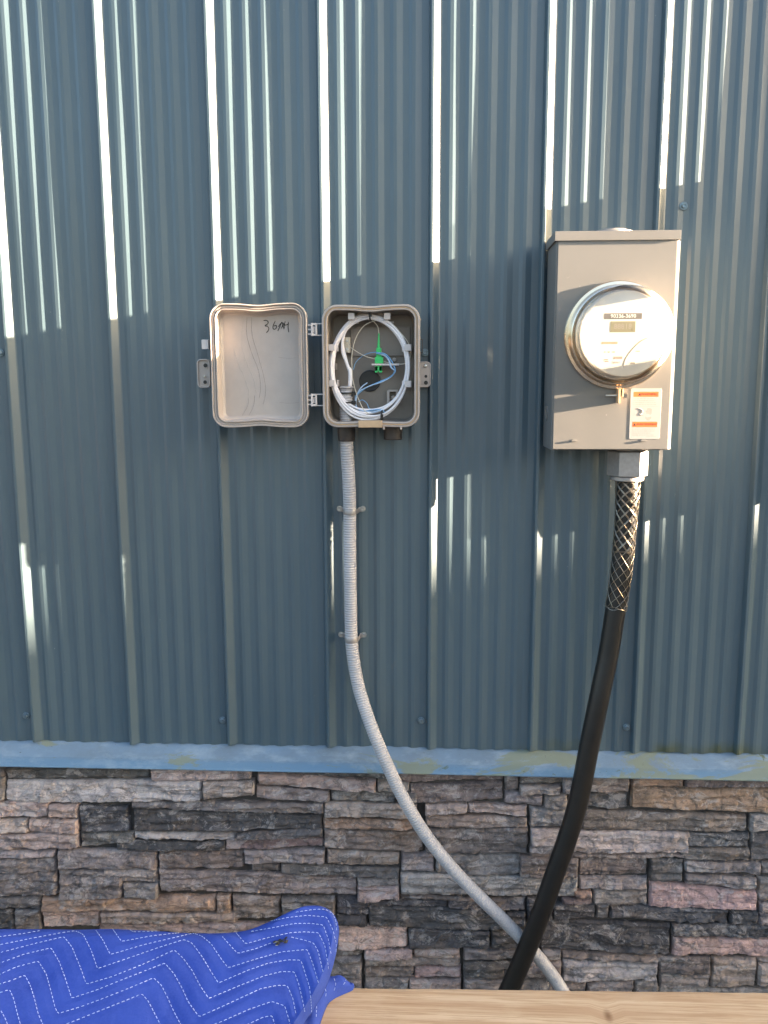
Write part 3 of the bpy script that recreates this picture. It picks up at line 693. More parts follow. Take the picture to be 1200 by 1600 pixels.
for s in BL:
    x, y, r_, mt = s[0]; pts = [at(x, y, s[1][2])] + [at(*p) for p in s[1:]]
    mb = MB(); tube(mb, catmull(pts, 8), r_, 6); mb.build('fibre_tube', M[mt], bf)
put(bf)

# ---------------------------------------------------------------- grey corrugated conduit
HP = [(540, 608, -.048), (541, 640, -.047), (542, 700, -.044), (545, 750, -.037), (546.5, 797, -.031), (546.5, 850, -.031), (547.5, 920, -.031), (549, 996, -.031), (553, 1035, -.035), (560, 1072, -.042), (572, 1112, -.056), (588, 1155, -.072), (606, 1197, -.084), (629, 1245, -.090), (664, 1303, -.092), (706, 1356, -.092), (748, 1400, -.092), (786, 1437, -.090), (822, 1474, -.088), (853, 1510, -.086), (879, 1548, -.085), (905, 1600, -.085)]
hp = [at(*p) for p in HP]; hp += [hp[-1] + Vector((.03, -.01, -.08)), Vector((hp[-1].x + .05, -.11, .0))]
cd_ = thing('grey_conduit', 'grey corrugated conduit hose curving from the plastic box down over the stone wall', 'conduit', (hp[-1].x, hp[-1].y, 0))
pts = catmull(hp, 14)
# resample evenly so that the corrugation is regular
def resample(P, step):
    out = [P[0]]; acc = 0
    for i in range(1, len(P)):
        seg = (P[i] - P[i - 1]).length; t = step - acc
        while t <= seg:
            out.append(P[i - 1].lerp(P[i], t / seg)); t += step
        acc = (seg - (t - step)) 
    return out
pts = resample(pts, .0011)
rad = [.0138 + (.0006, .0006, .0001, -.0006, -.0002)[i % 5] for i in range(len(pts))]
mb = MB(); tube(mb, pts, rad, 16); mb.build('hose', M['hose'], cd_)
for py in (614.5, 629):
    mb = MB(); p = at(541, py, -.048); lathe(mb, (p.x, -.048, p.z), (0, 0, 1), [(.0150, -.0017), (.0158, -.0015), (.0158, .0015), (.0150, .0017)], 24)
    box(mb, p.x + .012, p.x + .021, -.058, -.048, p.z - .004, p.z + .004, .001); mb.build('cable_tie', M['black'], cd_)
mb = MB(); p = at(541, 606, -.048); lathe(mb, (p.x, -.048, p.z), (0, 0, 1), [(.0125, -.002), (.0150, .0), (.0150, .003), (.0110, .004), (.0100, 0)], 24); mb.build('end_bushing', M['hose'], cd_)
put(cd_)
for py, lbl in ((797, 'upper metal strap holding the grey conduit to the siding'), (996, 'lower metal strap holding the grey conduit to the siding')):
    c0 = at(547.5 if py < 900 else 549.5, py, -.031); st = thing('conduit_strap', lbl, 'pipe strap', (c0.x, -.002, c0.z), 'straps on the grey conduit')
    path = []
    for x in (-.029, -.0225, -.0175): path.append((x, -.010 - (.002 if x > -.02 else 0)))
    for k in range(9): a = R(180 - 20 * k - 10); path.append((.0158 * math.cos(a), -.031 - .0168 * max(0, math.sin(a))))
    for x in (.0175, .0225, .029): path.append((x, -.010 - (.002 if x < .02 else 0)))
    vs = []; fs = []; n_ = len(path)
    for z in (-.0055, -.003, .003, .0055):
        for x, y in path:
            yy = y + (.0012 if abs(z) > .004 else 0); vs.append((c0.x + x, yy, c0.z + z - .0035 * math.cos(x / .029 * 1.57) ))
    for r_ in range(3):
        for k in range(n_ - 1): a = r_ * n_ + k; fs.append((a, a + 1, a + n_ + 1, a + n_))
    o_ = len(vs); vs += [(x, y + .0014, z) for x, y, z in vs]; fs += [tuple(i + o_ for i in f[::-1]) for f in fs]
    for k in range(n_ - 1):
        fs.append((k, o_ + k, o_ + k + 1, k + 1)); t_ = 3 * n_ + k; fs.append((t_, t_ + 1, o_ + t_ + 1, o_ + t_))
    mb = MB(); mb.add(vs, fs); mb.build('strap_band', M['cast'], st)
    for sx_ in (-.0255, .0255):
        mb = MB(); lathe(mb, (c0.x + sx_, -.002, c0.z), (0, -1, 0), [(.003, -.006), (.003, .0075), (.0062, .008), (.0062, .0088)], 16)
        lathe(mb, (c0.x + sx_, -.0108, c0.z), (0, -1, 0), [(.0044, 0), (.0044, .004), (.0034, .0052), (.0020, .0050), (.0018, .0040)], 6); mb.build('strap_screw', M['metal'], st)
    put(st)

# ---------------------------------------------------------------- meter socket box
YM = -.125; X0, X1, Z0, Z1 = .2362, .4658, 1.4240, 1.8230
ms = thing('meter_socket_box', 'grey steel meter box with round glass electric meter, mounted on the siding at right', 'meter box', ((X0 + X1) / 2, -.016, Z0))
mb = MB(); box(mb, X0, X1, YM + .002, -.0140, Z0, Z1 + .006, .0016); mb.build('case', M['enamel'], ms)
mb = MB(); fx = X1 - .0012; vs = [(x, y, z) for z in (Z0 + .001, Z1 + .001) for x, y in ((fx, YM + .003), (fx + .0015, YM + .0022), (fx + .0098, YM + .0135), (fx + .0100, YM + .0165), (fx, -.0138))]
vs[4] = (fx + .0100, -.0138, vs[4][2]); vs[9] = (fx + .0100, -.0138, vs[9][2]); vs += [(fx, -.0138, Z0 + .001), (fx, -.0138, Z1 + .001)]
mb.add(vs, [(0, 1, 6, 5), (1, 2, 7, 6), (2, 3, 8, 7), (3, 4, 9, 8), (4, 10, 11, 9), (10, 0, 5, 11), (0, 10, 4, 3, 2, 1), (5, 6, 7, 8, 9, 11)]); mb.build('side_flange', M['enamel'], ms, True, 20)
# front cover: a pan with turned edges and the round opening's raised collar
mb = MB(); box(mb, X0 + .003, X1 - .0015, YM - .0018, YM + .004, Z0 + .0015, Z1 + .003, .0012); mb.build('cover_panel', M['enamel'], ms)
mb = MB()
box(mb, X0 - .004, X1 + .004, YM - .0055, -.0136, Z1 + .0155, Z1 + .0185, .0008); box(mb, X0 - .004, X1 + .004, YM - .0055, YM - .0030, Z1 + .001, Z1 + .0165, .0008)
box(mb, X0 - .0042, X0 - .0018, YM - .0040, -.0136, Z1 + .001, Z1 + .0165, .0008); box(mb, X1 + .0018, X1 + .0042, YM - .0040, -.0136, Z1 + .001, Z1 + .0165, .0008)
mb.build('rain_hood', M['enamel'], ms)
mb = MB(); hc = Vector(((X0 + X1) / 2 + .002, -.070, Z1 + .0185)); lathe(mb, hc, (0, 0, 1), [(.046, 0), (.046, .004), (.041, .007), (.033, .0075), (.030, .0105), (.012, .0115)], 32); mb.build('hub_cap', M['cast'], ms)
for px in (897, 1005):
    p = at(px, 688, YM - .002); mb = MB(); box(mb, p.x - .0055, p.x + .0055, YM - .0042, YM - .0018, p.z - .0025, p.z + .0005, .0005); box(mb, p.x - .003, p.x + .004, YM - .0024, YM - .0016, p.z + .0006, p.z + .0022, 0); mb.build('cover_lug', M['enamel'], ms)
for z_ in (Z0 + .05, Z0 + .085):
    mb = MB(); lathe(mb, (X0 + .0005, -.055, z_ + .02), (-1, 0, 0), [(.016, 0), (.016, .0016), (.0145, .0018), (.0135, .0008)], 28); mb.build('side_knockout', M['enamel'], ms) if z_ < Z0 + .06 else None
# sealing ring with its clamp screw
mc = at(965, 524.5, YM); MR = .0985
mb = MB(); lathe(mb, (mc.x, YM - .0015, mc.z), (0, -1, 0), [(MR + .004, 0), (MR + .0055, .003), (MR + .0035, .006), (MR - .002, .0065), (MR - .0035, .010), (MR - .005, .0175), (MR - .0075, .0185), (MR - .012, .0150), (MR - .013, .008)], 72, close=False); mb.build('sealing_ring', M['chrome'], ms)
mb = MB(); p = at(967, 617, YM - .010)
box(mb, p.x - .004, p.x + .0005, YM - .020, YM - .002, p.z - .016, p.z + .012, .0008); box(mb, p.x + .003, p.x + .0065, YM - .020, YM - .002, p.z - .004, p.z + .012, .0008)
mb.build('clamp_ear', M['gasket'], ms)
mb = MB(); cyl(mb, (p.x - .026, YM - .012, p.z - .001), (p.x + .008, YM - .012, p.z - .001), .0020, 10)
tube(mb, [(p.x + .0065, YM - .012, p.z), (p.x + .014, YM - .012, p.z)], .0072, 6); tube(mb, [(p.x + .0005, YM - .012, p.z), (p.x + .003, YM - .012, p.z)], .0055, 6); mb.build('clamp_screw', M['metal'], ms)
# warning sticker
L0, L1 = at(986, 607, YM - .002), at(1036, 686, YM - .002); lx0, lx1, lz0, lz1 = L0.x, L0.x + .0595, L1.z, L0.z
yS = YM - .0022
mb = MB(); loft(mb, (lx0 + lx1) / 2, (lz0 + lz1) / 2, lx1 - lx0, lz1 - lz0, .0025, [(0, yS + .0004), (0, yS), (.0001, yS - .0001)], n=3); stk = mb.build('warning_sticker', M['sticker'], ms)
W_, H_ = lx1 - lx0, lz1 - lz0
def sp(u, v): return (lx0 + u * W_, yS - .00014, lz0 + (1 - v) * H_)
def srect(mb, u0, u1, v0, v1, d=.00005): a, b = sp(u0, v1), sp(u1, v0); box(mb, a[0], b[0], a[1] - d * .5, a[1] + d, a[2], b[2])
for v0_, v1_ in ((.065, .165), (.655, .762)):
    mb = MB(); srect(mb, .09, .90, v0_, v1_); mb.build('orange_band', M['orange'], stk)
for (u, v, s_, tx) in ((.60, .115, .0066, 'WARNING'), (.57, .708, .0056, 'AVERTISSEMENT')):
    a = sp(u, v); text_mesh(tx, s_, M['ink'], 'printed_word', stk, a[0], a[1] - .00008, a[2])
for u, v in ((.29, .118), (.16, .712)):
    a = sp(u, v); mb = MB(); s_ = .0030; mb.add([(a[0] - s_, a[1] - .00008, a[2] - s_ * .8), (a[0] + s_, a[1] - .00008, a[2] - s_ * .8), (a[0], a[1] - .00008, a[2] + s_)], [(0, 1, 2)]); mb.build('warning_triangle', M['ink'], stk)
mb = MB(); rl = random.Random(5)
for v in (.20, .24, .28, .32, .80, .84, .88, .92):
    u = .09; e = rl.uniform(.68, .86)
    while u < e: w2 = rl.uniform(.03, .1); srect(mb, u, min(u + w2, e), v - .006, v + .006); u += w2 + .02
srect(mb, .09, .90, .352, .356); srect(mb, .55, .88, .948, .955)
mb.build('fine_print', M['greyprint'], stk)['kind'] = 'stuff'
mb = MB(); tube(mb, catmull([sp(u, v) for u, v in ((.26, .39), (.36, .41), (.42, .46), (.33, .52), (.45, .53))], 4), .0006, 5); tube(mb, catmull([sp(u, v) for u, v in ((.30, .40), (.38, .45), (.31, .51))], 4), .0005, 5)
hand = [(.52, .47), (.50, .44), (.55, .43), (.55, .39), (.60, .385), (.66, .39), (.71, .41), (.70, .50), (.66, .52), (.58, .50), (.53, .50)]
vs = [sp(u, v) for u, v in hand]; mb.add(vs, [list(range(len(vs)))])
fin = [(.50, .55), (.56, .57), (.64, .56), (.70, .55), (.69, .59), (.63, .63), (.56, .625), (.50, .59)]; vs = [sp(u, v) for u, v in fin]; mb.add(vs, [list(range(len(vs)))])
mb.build('shock_pictogram', M['greyprint'], stk)
put(ms)

# the meter itself
mt = thing('electric_meter', 'round electric meter with clear cover and white face on the steel box', 'electric meter', (mc.x, YM, mc.z - .09))
mb = MB(); lathe(mb, (mc.x, YM - .002, mc.z), (0, -1, 0), [(.0855, 0), (.0860, .012), (.0845, .020), (.0815, .0205), (.0805, .050), (.0785, .0550), (.0775, .0552)], 64); mb.build('meter_base', M['meterbody'], mt)
mb = MB(); yf = YM - .0575
lathe(mb, (mc.x, yf + .0005, mc.z), (0, -1, 0), [(.0780, -.004), (.0780, .0), (.0776, .0005)], 64); fc = mb.build('face_plate', M['face'], mt)
yT = yf - .00005
def mp_(px, py): p = at(px, py, yT); return p
def mrect(name, px0, py0, px1, py1, mat, par, d=.00008):
    a, b = mp_(px0, py0), mp_(px1, py1); mb = MB(); box(mb, a.x, b.x, yT - d, yT + .0004, b.z, a.z); return mb.build(name, M[mat], par)
mrect('number_bar', 944, 489.5, 1003, 498.5, 'bar', mt); a = mp_(974, 494); text_mesh('90336-3690', .0098, M['whiteprint'], 'meter_number', mt, a.x, yT - .00018, a.z)
mrect('display', 954, 502, 992.5, 519, 'lcd', mt, .00012); a = mp_(973, 510.5); text_mesh('88818', .0135, M['greyprint'], 'display_digits', mt, a.x, yT - .00018, a.z)
mrect('red_line', 940, 534, 965, 537.5, 'redprint', mt); mrect('logo_bar', 959, 557, 972.5, 561, 'greyprint', mt)
a = mp_(963, 566); text_mesh('ltron', .0066, M['greyprint'], 'maker_mark', mt, a.x, yT - .00018, a.z, .3)
for r_ in ((944, 549, 946, 551), (950, 549, 953, 551), (957, 549, 961, 551), (944, 561, 950, 563), (945, 564, 951, 565.5), (993, 548, 1000, 549.5), (985, 566, 992, 569)): mrect('small_print', *r_, 'greyprint', mt)
mb = MB(); tube(mb, catmull([mp_(x, y) + Vector((0, .0004, 0)) for x, y in ((1012, 528), (1001, 534), (988, 547), (979, 560), (974, 574))], 6), .0007, 6); mb.build('printed_curve', M['greyprint'], mt)
mb = MB(); lathe(mb, (mc.x, YM - .001, mc.z), (0, -1, 0), [(.0880, .010), (.0880, .070), (.0872, .076), (.0850, .0800), (.0800, .0825), (.0680, .0835), (.0640, .0855), (.0610, .0862), (.03, .0868), (.0005, .0870)], 80, close=False); mb.build('clear_cover', M['cover'], mt)
put(mt)
# unseen flat box, added past the right edge to throw slanting shade beside the meter
jb = thing('shade_box', 'unseen flat grey box added just past the right edge to shade the siding', 'shade caster', (.875, -.0125, 1.34))
mb = MB(); loft(mb, .875, 1.67, .15, .66, .006, [(0, -.0125), (0, -.052), (.0015, -.0535)], n=3); mb.build('case', M['enamel'], jb)
mb = MB(); loft(mb, .875, 1.67, .155, .665, .006, [(0, -.0535), (0, -.056), (.002, -.0575)], n=3); mb.build('lid', M['enamel'], jb)
put(jb)

# connector and black cable
CP = [(981, 712, -.070), (981, 756, -.071), (979, 800, -.072), (975, 850, -.072), (969, 905, -.074), (961, 958, -.077), (950, 1025, -.083), (936, 1092, -.092), (921, 1165, -.098), (904, 1250, -.104), (888, 1305, -.106), (867, 1365, -.108), (838, 1446, -.110), (803, 1530, -.112), (775, 1590, -.113)]
cp = [at(*p) for p in CP]; cp += [cp[-1] + Vector((-.03, 0, -.08)), Vector((cp[-1].x - .05, -.115, 0))]
bc = thing('black_cable', 'thick black service cable dropping from the meter box across the stones', 'cable', (cp[-1].x, cp[-1].y, 0))
cpts = catmull(cp, 10); RC = .0212
mb = MB(); tube(mb, cpts, RC, 28); mb.build('cable_jacket', M['cable'], bc)
put(bc)
cn = thing('cable_connector', 'cast hexagonal cable gland screwed under the grey meter box', 'cable gland', (cp[0].x, -.07, cp[1].z))
cc = at(981, 712, -.070); cx_ = cc.x; zt_ = Z0
mb = MB(); zb2 = at(981, 745, -.09).z
lathe(mb, (cx_, -.070, zt_), (0, 0, -1), [(.031, 0), (.031, .004), (.028, .005)], 32); mb.build('locknut', M['cast'], cn)
mb = MB(); ra = .0405
lathe(mb, (cx_, -.070, zt_ - .005), (0, 0, -1), [(ra * .93, 0), (ra, .0025), (ra, zt_ - .005 - zb2 - .002), (ra * .93, zt_ - .005 - zb2)], 6, ref=(math.cos(R(-7)), math.sin(R(-7)), 0)); mb.build('hex_nut', M['cast'], cn, True, 20)
mb = MB(); lathe(mb, (cx_, -.070, zb2), (0, 0, -1), [(.032, 0), (.0335, .001), (.0335, .008), (.031, .0095), (.0235, .0100)], 36); mb.build('gland_flange', M['cast'], cn)
put(cn)
# wire mesh grip
wg = thing('wire_mesh_grip', 'woven wire mesh grip wrapped round the top of the black cable', 'mesh grip', (cpts[20].x, -.07, cpts[50].z))
zg0, zg1 = zb2 - .008, at(961, 950, -.08).z
GP = [p for p in resample(cpts, .002) if zg1 <= p.z <= zg0]
T, Nn = frames(GP); ng = len(GP)
mb = MB(); NSTR = 8
for sgn in (1, -1):
    for k in range(NSTR):
        for dbl in (-1, 1):
            P_ = []
            for i in range(ng):
                s = i / (ng - 1)
                if dbl == 1 and s > .56: continue
                off = dbl * .05 if s <= .56 else 0
                a = 2 * math.pi * k / NSTR + sgn * (s ** .93) * 2 * math.pi * 1.55 + off + .06 * math.sin(s * 9 + k)
                B = T[i].cross(Nn[i]); loose = .0026 * max(0, 1 - s * 3.2)
                rr2 = RC + .0011 + loose + .0006 * sgn * math.cos(s * 1.55 * 2 * math.pi * NSTR * 2) 
                P_.append(GP[i] + (Nn[i] * math.cos(a) + B * math.sin(a)) * rr2)
            tube(mb, P_[::2], .00062, 5)
for s0 in (.555, .565): 
    i = int(s0 * (ng - 1)); B = T[i].cross(Nn[i]); tube(mb, [GP[i] + T[i] * .0018 * math.sin(3 * a) + (Nn[i] * math.cos(a) + B * math.sin(a)) * (RC + .0016) for a in [2 * math.pi * t / 40 for t in range(40)]], .0006, 5, closed=True)
for dd in (0, .0025):
    i = ng - 1; B = T[i].cross(Nn[i]); tube(mb, [GP[i] + T[i] * (dd + .0022 * math.sin(4 * a + dd * 900)) + (Nn[i] * math.cos(a) + B * math.sin(a)) * (RC + .0014) for a in [2 * math.pi * t / 48 for t in range(48)]], .0006, 5, closed=True)
mb.build('woven_wire', M['wire'], wg)
put(wg)

# ---------------------------------------------------------------- timber rail in front
YR = -.45; e0, e1 = at(560, 1543, YR), at(1200, 1550.5, YR); zr = (e0.z + e1.z) / 2
ang = math.atan2((atplane(1200, 1550.5, Vector((0, 0, zr)), Vector((0, 0, 1))) - atplane(560, 1543, Vector((0, 0, zr)), Vector((0, 0, 1)))).y, (e1.x - e0.x))
fr_ = thing('timber_rail', 'pale sawn timber plank running across the bottom in front of the stones', 'plank', (0, YR - .07, 0))
mb = MB(); vs = []; fs = []; nx = 200
pa = atplane(560, 1543, Vector((0, 0, zr)), Vector((0, 0, 1))); tg = math.tan(ang)
sec = [(0, -.045), (0, -.003), (-.001, -.0008), (-.0035, 0)] + [(-.0035 - .133 * k / 14, .0) for k in range(1, 14)] + [(-.1365, 0), (-.139, -.0008), (-.140, -.003), (-.140, -.045)]
for i in range(nx + 1):
    x = -1.3 + 2.7 * i / nx; yb = pa.y + (x - pa.x) * tg
    for k, (dy, dz) in enumerate(sec):
        vs.append((x, yb + dy + .0006 * noise.noise((x * 12, k * .05, 0)), zr + dz + .0005 * noise.noise((x * 5, dy * 120, 0)) + (.0006 * noise.noise((x * 60, dy * 200, 2)) if k < 4 else 0)))
K = len(sec)
for i in range(nx):
    for k in range(K): a = i * K + k; b = i * K + (k + 1) % K; fs.append((a, a + K, b + K, b))
fs.append(list(range(K))); fs.append([nx * K + k for k in range(K)])
mb.add(vs, fs); mb.build('plank', M['wood'], fr_, True, 40)
for x in (-1.0, 1.05):
    mb = MB(); yb = pa.y + (x - pa.x) * tg; box(mb, x - .045, x + .045, yb - .115, yb - .025, 0, zr - .0452, .003); mb.build('post', M['wood'], fr_)
put(fr_)

# ---------------------------------------------------------------- blue moving blanket
al = R(20); nrm = Vector((0, -math.sin(al), math.cos(al)))
rp = at(250, 1455, pa.y - .02); PL0 = rp
outl = [(-190, 1450), (-60, 1449), (40, 1449), (110, 1450), (180, 1449.5), (250, 1453), (300, 1456), (350, 1456), (385, 1451), (405, 1444), (430, 1434), (462, 1422), (490, 1416.5), (508, 1418), (522, 1427), (529, 1443), (528, 1462), (523, 1490), (515, 1518), (504, 1545), (490, 1568), (474, 1592), (460, 1620), (450, 1660), (445, 1700)]
OC = [Vector((p.x, p.y)) for p in catmull([Vector((x, y, 0)) for x, y in outl], 8)]
# inner ends of the cloth's cross lines, along the lower edge
cum = [0]
for i in range(1, len(OC)): cum.append(cum[-1] + (OC[i] - OC[i - 1]).length)
def inner(i):
    c_ = OC[i]; u = cum[i] / cum[-1]
    if c_.x < 380 and i < len(OC) * .55: return Vector((c_.x, 1712))
    i0 = next(k for k in range(len(OC)) if OC[k].x >= 380); t = (cum[i] - cum[i0]) / (cum[-1] - cum[i0])
    return Vector((380 + 40 * t, 1712 - 6 * t))
NV = 90; T0 = .026; RE = 30.0
def bl_surface(OC, inner, NV, T0, RE, p0, nrm, wob=1.0):
    vs = []; n_ = len(OC)
    for i in range(n_):
        a, b = OC[i], inner(i); Lr = (b - a).length
        for j in range(NV + 1):
            v = (j / NV) ** 1.5; p = a.lerp(b, v); d = v * Lr
            t = min(1, d / (RE - (14 * max(0, min(1, (a.x - 420) / 60)) if wob else 0))); h_ = T0 * math.sqrt(max(0, 1 - (1 - t) ** 2)) - T0 * .55 * (1 - t)
            P3 = atplane(p.x, p.y, p0, nrm)
            h_ += wob * (.009 * noise.noise((P3.x * 7, P3.y * 7, 3)) + .005 * abs(noise.noise((P3.x * 9 + P3.y * 9, P3.y * 4, 5))) + .003 * noise.noise((P3.x * 18, P3.y * 18, 7)) + .0012 * noise.noise((P3.x * 50, P3.y * 50, 1))) * min(1, t * 1.4)
            vs.append(P3 + nrm * h_)
    return vs
bv = bl_surface(OC, inner, NV, T0, RE, PL0, nrm); LN = NV + 1; nOC = len(OC)
bf_ = [(i * LN + j, i * LN + j + 1, (i + 1) * LN + j + 1, (i + 1) * LN + j) for i in range(nOC - 1) for j in range(NV)]
def z5(*p): return [(x / 4, 1360 + y / 4) for x, y in p]
def z6(*p): return [(300 + x / 4, 1360 + y / 4) for x, y in p]
ST = [z5((-300, 440), (0, 415), (150, 395), (270, 374)),
      z5((-300, 520), (0, 465), (200, 425), (400, 388), (470, 378), (520, 400), (570, 500), (610, 615), (800, 550), (1000, 480), (1150, 433)) + z6((0, 455), (60, 535), (120, 635), (165, 705), (350, 625), (480, 580), (600, 560), (680, 562), (700, 620), (735, 730), (745, 830)) + [(487, 1585)],
      z5((-300, 580), (0, 515), (230, 455), (400, 415), (450, 480), (500, 600), (540, 712), (700, 665), (900, 585), (1030, 525), (1090, 498), (1145, 550)) + z6((0, 625), (50, 720), (105, 802), (300, 720), (450, 660), (560, 633), (640, 635), (670, 720), (695, 830)) + [(477, 1585)],
      z5((-300, 660), (0, 580), (150, 525), (320, 485), (370, 570), (410, 680), (448, 800), (600, 750), (800, 670), (1030, 580), (1090, 650), (1140, 740), (1175, 820)) + [(311, 1589), (345, 1574), (375, 1560)] + z6((430, 740), (530, 720), (595, 720), (630, 800), (650, 900)),
      z5((-300, 730), (0, 650), (100, 605), (240, 568), (290, 650), (320, 760), (345, 860)) + [(91, 1584), (130, 1572), (162, 1560)] + z5((800, 740), (900, 698), (960, 672), (1010, 720), (1050, 800), (1085, 880)) + [(285, 1606), (297, 1614), (345, 1597), (390, 1577), (425, 1565), (445, 1572), (452, 1595), (455, 1612)],
      z5((-300, 800), (0, 710), (70, 690), (155, 655), (190, 720), (215, 800), (240, 900)) + [(72, 1612), (110, 1598), (160, 1578), (205, 1560), (222, 1553), (232, 1565), (250, 1600), (258, 1625)],
      z5((-100, 790), (0, 765), (60, 745), (85, 800), (110, 900)) + [(36, 1615)],
      [(385, 1602), (410, 1590), (425, 1587), (429, 1600), (432, 1615)],
      z5((600, 376), (640, 430), (690, 527), (900, 465), (1200, 395)), 
      z6((0, 392), (60, 410), (120, 460), (180, 550), (225, 610), (400, 555), (560, 510), (720, 495), (750, 570), (775, 650), (795, 720)),
      z5((705, 368), (760, 445), (950, 410), (1180, 384)), z5((812, 372), (832, 385), (1000, 380)),
      z6((190, 415), (230, 460), (285, 520), (400, 490), (520, 445)), z6((620, 418), (700, 436), (760, 455), (790, 510), (820, 640)),
      z6((275, 390), (335, 460), (480, 420), (620, 390), (700, 385), (790, 390), (830, 470), (852, 600), (855, 640)),
      z6((370, 382), (500, 360), (640, 333), (740, 332), (820, 342), (852, 430), (872, 540)),
      z6((470, 322), (600, 295), (720, 282), (840, 292), (880, 370), (902, 460), (900, 520)),
      z6((650, 262), (760, 245), (830, 243), (880, 268), (900, 320), (905, 380))]
for k_ in (2, 3): ST.append([(x - 19 * k_, y + 27 * k_) for x, y in ST[5]])
def densify(P, step=1.2):
    out = []
    for i in range(len(P) - 1):
        a, b = Vector(P[i]), Vector(P[i + 1]); n_ = max(1, int((b - a).length / step))
        for k in range(n_): out.append(a.lerp(b, k / n_))
    out.append(Vector(P[-1])); return out
def smooth2(P, it=2):
    for _ in range(it): P = [P[0]] + [(P[i - 1] + P[i] * 2 + P[i + 1]) / 4 for i in range(1, len(P) - 1)] + [P[-1]]
    return P
lines = [smooth2(densify(s), 6) for s in ST]
def project(bvh, p):
    d = ray(p[0], p[1]).normalized(); hit = bvh.ray_cast(CAMPOS, d); return hit[0], hit[1]
bvh = BVHTree.FromPolygons([tuple(v) for v in bv], bf_)
s3 = []
for L_ in lines:
    for p in L_:
        h0, _n = project(bvh, p)
        if h0: s3.append(h0)
kd = KDTree(len(s3))
for i, p in enumerate(s3): kd.insert(p, i)
kd.balance()
for i, v in enumerate(bv):
    d = kd.find(v)[2]; t = min(1, d / .013); bv[i] = v + nrm * (.0032 * (t * (2 - t)) - .0018)
bk = thing('moving_blanket', 'royal blue quilted moving blanket with white zigzag stitching bunched on the timber', 'blanket', (rp.x, rp.y, zr))
# hem tucks back under and the cloth comes down onto the timber
vs = [tuple(v) for v in bv]; fs = list(bf_); rows = 5
prev = [i * LN for i in range(nOC)]
for r_ in range(1, rows + 1):
    cur = []
    for i in range(nOC):
        e = bv[i * LN]; t = r_ / rows; right = max(0, min(1, (OC[i].x - 395) / 60))
        inw = Vector((-.10 * right, -.030 * (1 - right) - .02 * right, 0)) * t
        drop = min(e.z - (zr + .001), 9) * (t ** 1.3)
        cur.append(len(vs)); vs.append((e.x + inw.x, e.y + inw.y + .004 * math.sin(t * 3.14) * (1 - right), e.z - drop - .003 * math.sin(3.14 * t)))
    for i in range(nOC - 1): fs.append((prev[i], prev[i + 1], cur[i + 1], cur[i]))
    prev = cur
cloth = raw('quilted_cloth', vs, fs, M['blanket'], bk)
bvh = BVHTree.FromPolygons([tuple(v) for v in bv], bf_)
def stitch(lines, bvh, parent, name):
    mb = MB()
    for L_ in lines:
        P3 = [(h0, nn) for h0, nn in (project(bvh, p) for p in L_) if h0]
        if len(P3) < 3: continue
        pts_ = resample([p for p, _ in P3], .0011); m_ = len(pts_)
        k = 0
        while k < m_ - 5:
            seg = [pts_[k + q2] + nrm * (.0009 * (1 - abs(q2 - 2) / 2.6)) for q2 in range(5)]
            if (seg[0] - seg[-1]).length < .01: tube(mb, seg, .00048, 4)
            k += 7
    o = mb.build(name, M['thread'], parent); o['kind'] = 'stuff'; return o
stitch(lines, bvh, cloth, 'stitching')
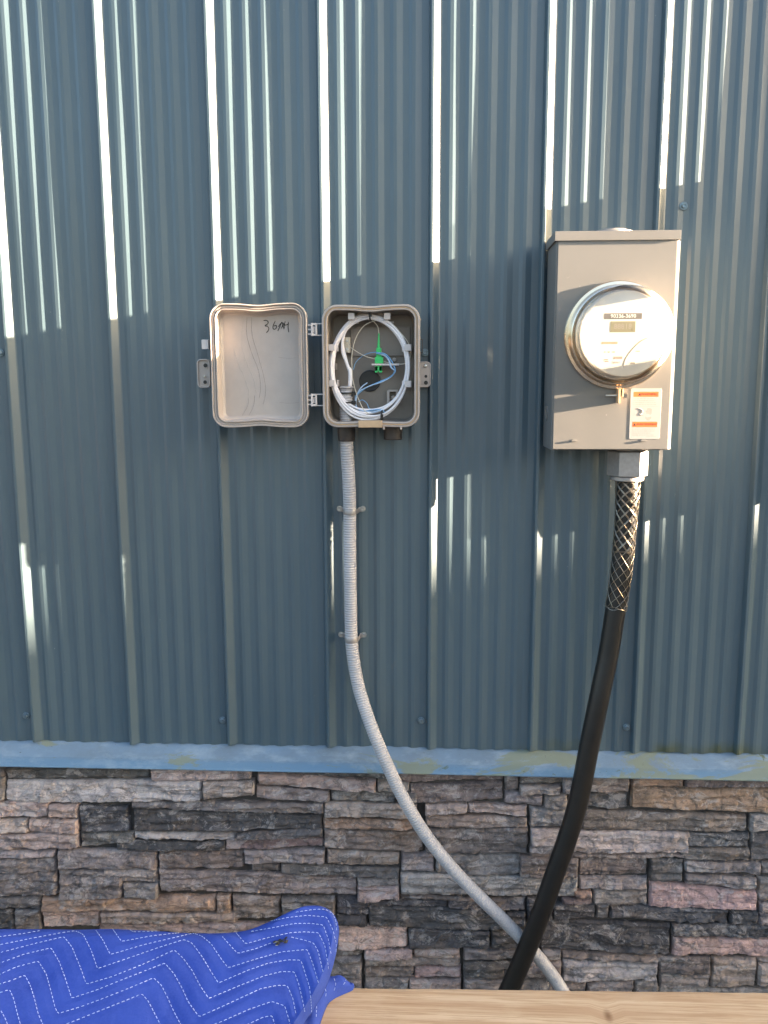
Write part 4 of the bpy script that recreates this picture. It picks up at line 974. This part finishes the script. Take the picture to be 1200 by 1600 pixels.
# the corner that slumps onto the plank
fo = [(440, 1640), (455, 1610), (468, 1582), (478, 1560), (488, 1543), (498, 1532), (510, 1526), (524, 1525), (540, 1527), (553, 1534), (550, 1538), (538, 1544), (524, 1552), (512, 1564), (505, 1582), (499, 1605), (490, 1640), (486, 1660)]
OF = [Vector((p.x, p.y)) for p in catmull([Vector((x, y, 0)) for x, y in fo], 6)]
nF = len(OF); fp0 = Vector((0, pa.y - .03, zr + .012)); fn = Vector((0, -math.sin(R(8)), math.cos(R(8))))
ax = [(463, 1650), (484, 1600), (497, 1562), (512, 1541), (528, 1534), (547, 1533.5)]
AX = [Vector((p.x, p.y)) for p in catmull([Vector((x, y, 0)) for x, y in ax], 12)]
def innerF(i): return min(AX, key=lambda q_: (q_ - OF[i]).length)
fv = []; NF = 14
for i in range(nF):
    a, b = OF[i], innerF(i)
    for j in range(NF + 1):
        v = j / NF; p = a.lerp(b, v); hh = .024 * math.sqrt(max(0, 1 - (1 - v) ** 2)) * min(1, (b - a).length / 16)
        P3 = atplane(p.x, p.y, fp0, fn); fv.append(P3 + fn * (hh - .008 + .002 * noise.noise((P3.x * 40, P3.y * 40, 0)) + .003 * math.sin(P3.x * 160 + P3.y * 90) * v))
LF = NF + 1
ff = [(i * LF + j, i * LF + j + 1, (i + 1) * LF + j + 1, (i + 1) * LF + j) for i in range(nF - 1) for j in range(NF)]
o_ = len(fv); fv2 = fv + [Vector((fv[i * LF].x - .002, fv[i * LF].y - .002, min(fv[i * LF].z, zr + .0015))) for i in range(nF)]
ff2 = ff + [(i * LF, (i + 1) * LF, o_ + i + 1, o_ + i) for i in range(nF - 1)]
fold = raw('folded_corner', [tuple(v) for v in fv2], ff2, M['blanket'], bk)
bvf = BVHTree.FromPolygons([tuple(v) for v in fv], ff)
FL = [[(541, 1529), (540, 1534), (535, 1541)], [(522, 1529), (525, 1537), (522, 1549)], [(505, 1538), (510, 1550), (508, 1563)], [(488, 1557), (495, 1570), (494, 1592)], [(475, 1580), (480, 1600)]]
stitch([smooth2(densify(s), 4) for s in FL], bvf, fold, 'stitching')
put(bk)
# dried leaf scrap on the blanket
lp, ln = project(bvh, (441, 1472)); rl = random.Random(9)
lf = thing('dried_leaf', 'small crumpled brown dried leaf lying on the blue blanket', 'leaf', tuple(lp))
for k in range(12):
    mb = MB(); c_ = lp + Vector((rl.uniform(-.013, .013), rl.uniform(-.006, .006), rl.uniform(.001, .004))); c_.z += (c_.x - lp.x) * .3
    a = rl.uniform(-.5, .9); ln_ = rl.uniform(.007, .013); wd = rl.uniform(.003, .0055); d_ = Vector((math.cos(a), math.sin(a), rl.uniform(-.2, .4))); s_ = Vector((-math.sin(a), math.cos(a), rl.uniform(-.6, .6)))
    vs = [c_ - d_ * ln_ * .5, c_ + s_ * wd * .7, c_ - s_ * wd + Vector((0, 0, .002)), c_ + d_ * ln_ * .5 + Vector((0, 0, .0015)), c_ + Vector((0, 0, .003))]
    mb.add(vs, [(0, 2, 4), (2, 3, 4), (3, 1, 4), (1, 0, 4)]); mb.build('leaf_fragment', M['leaf2' if k in (3, 6) else 'leaf'], lf)
put(lf)
print('stones', NSTONE)
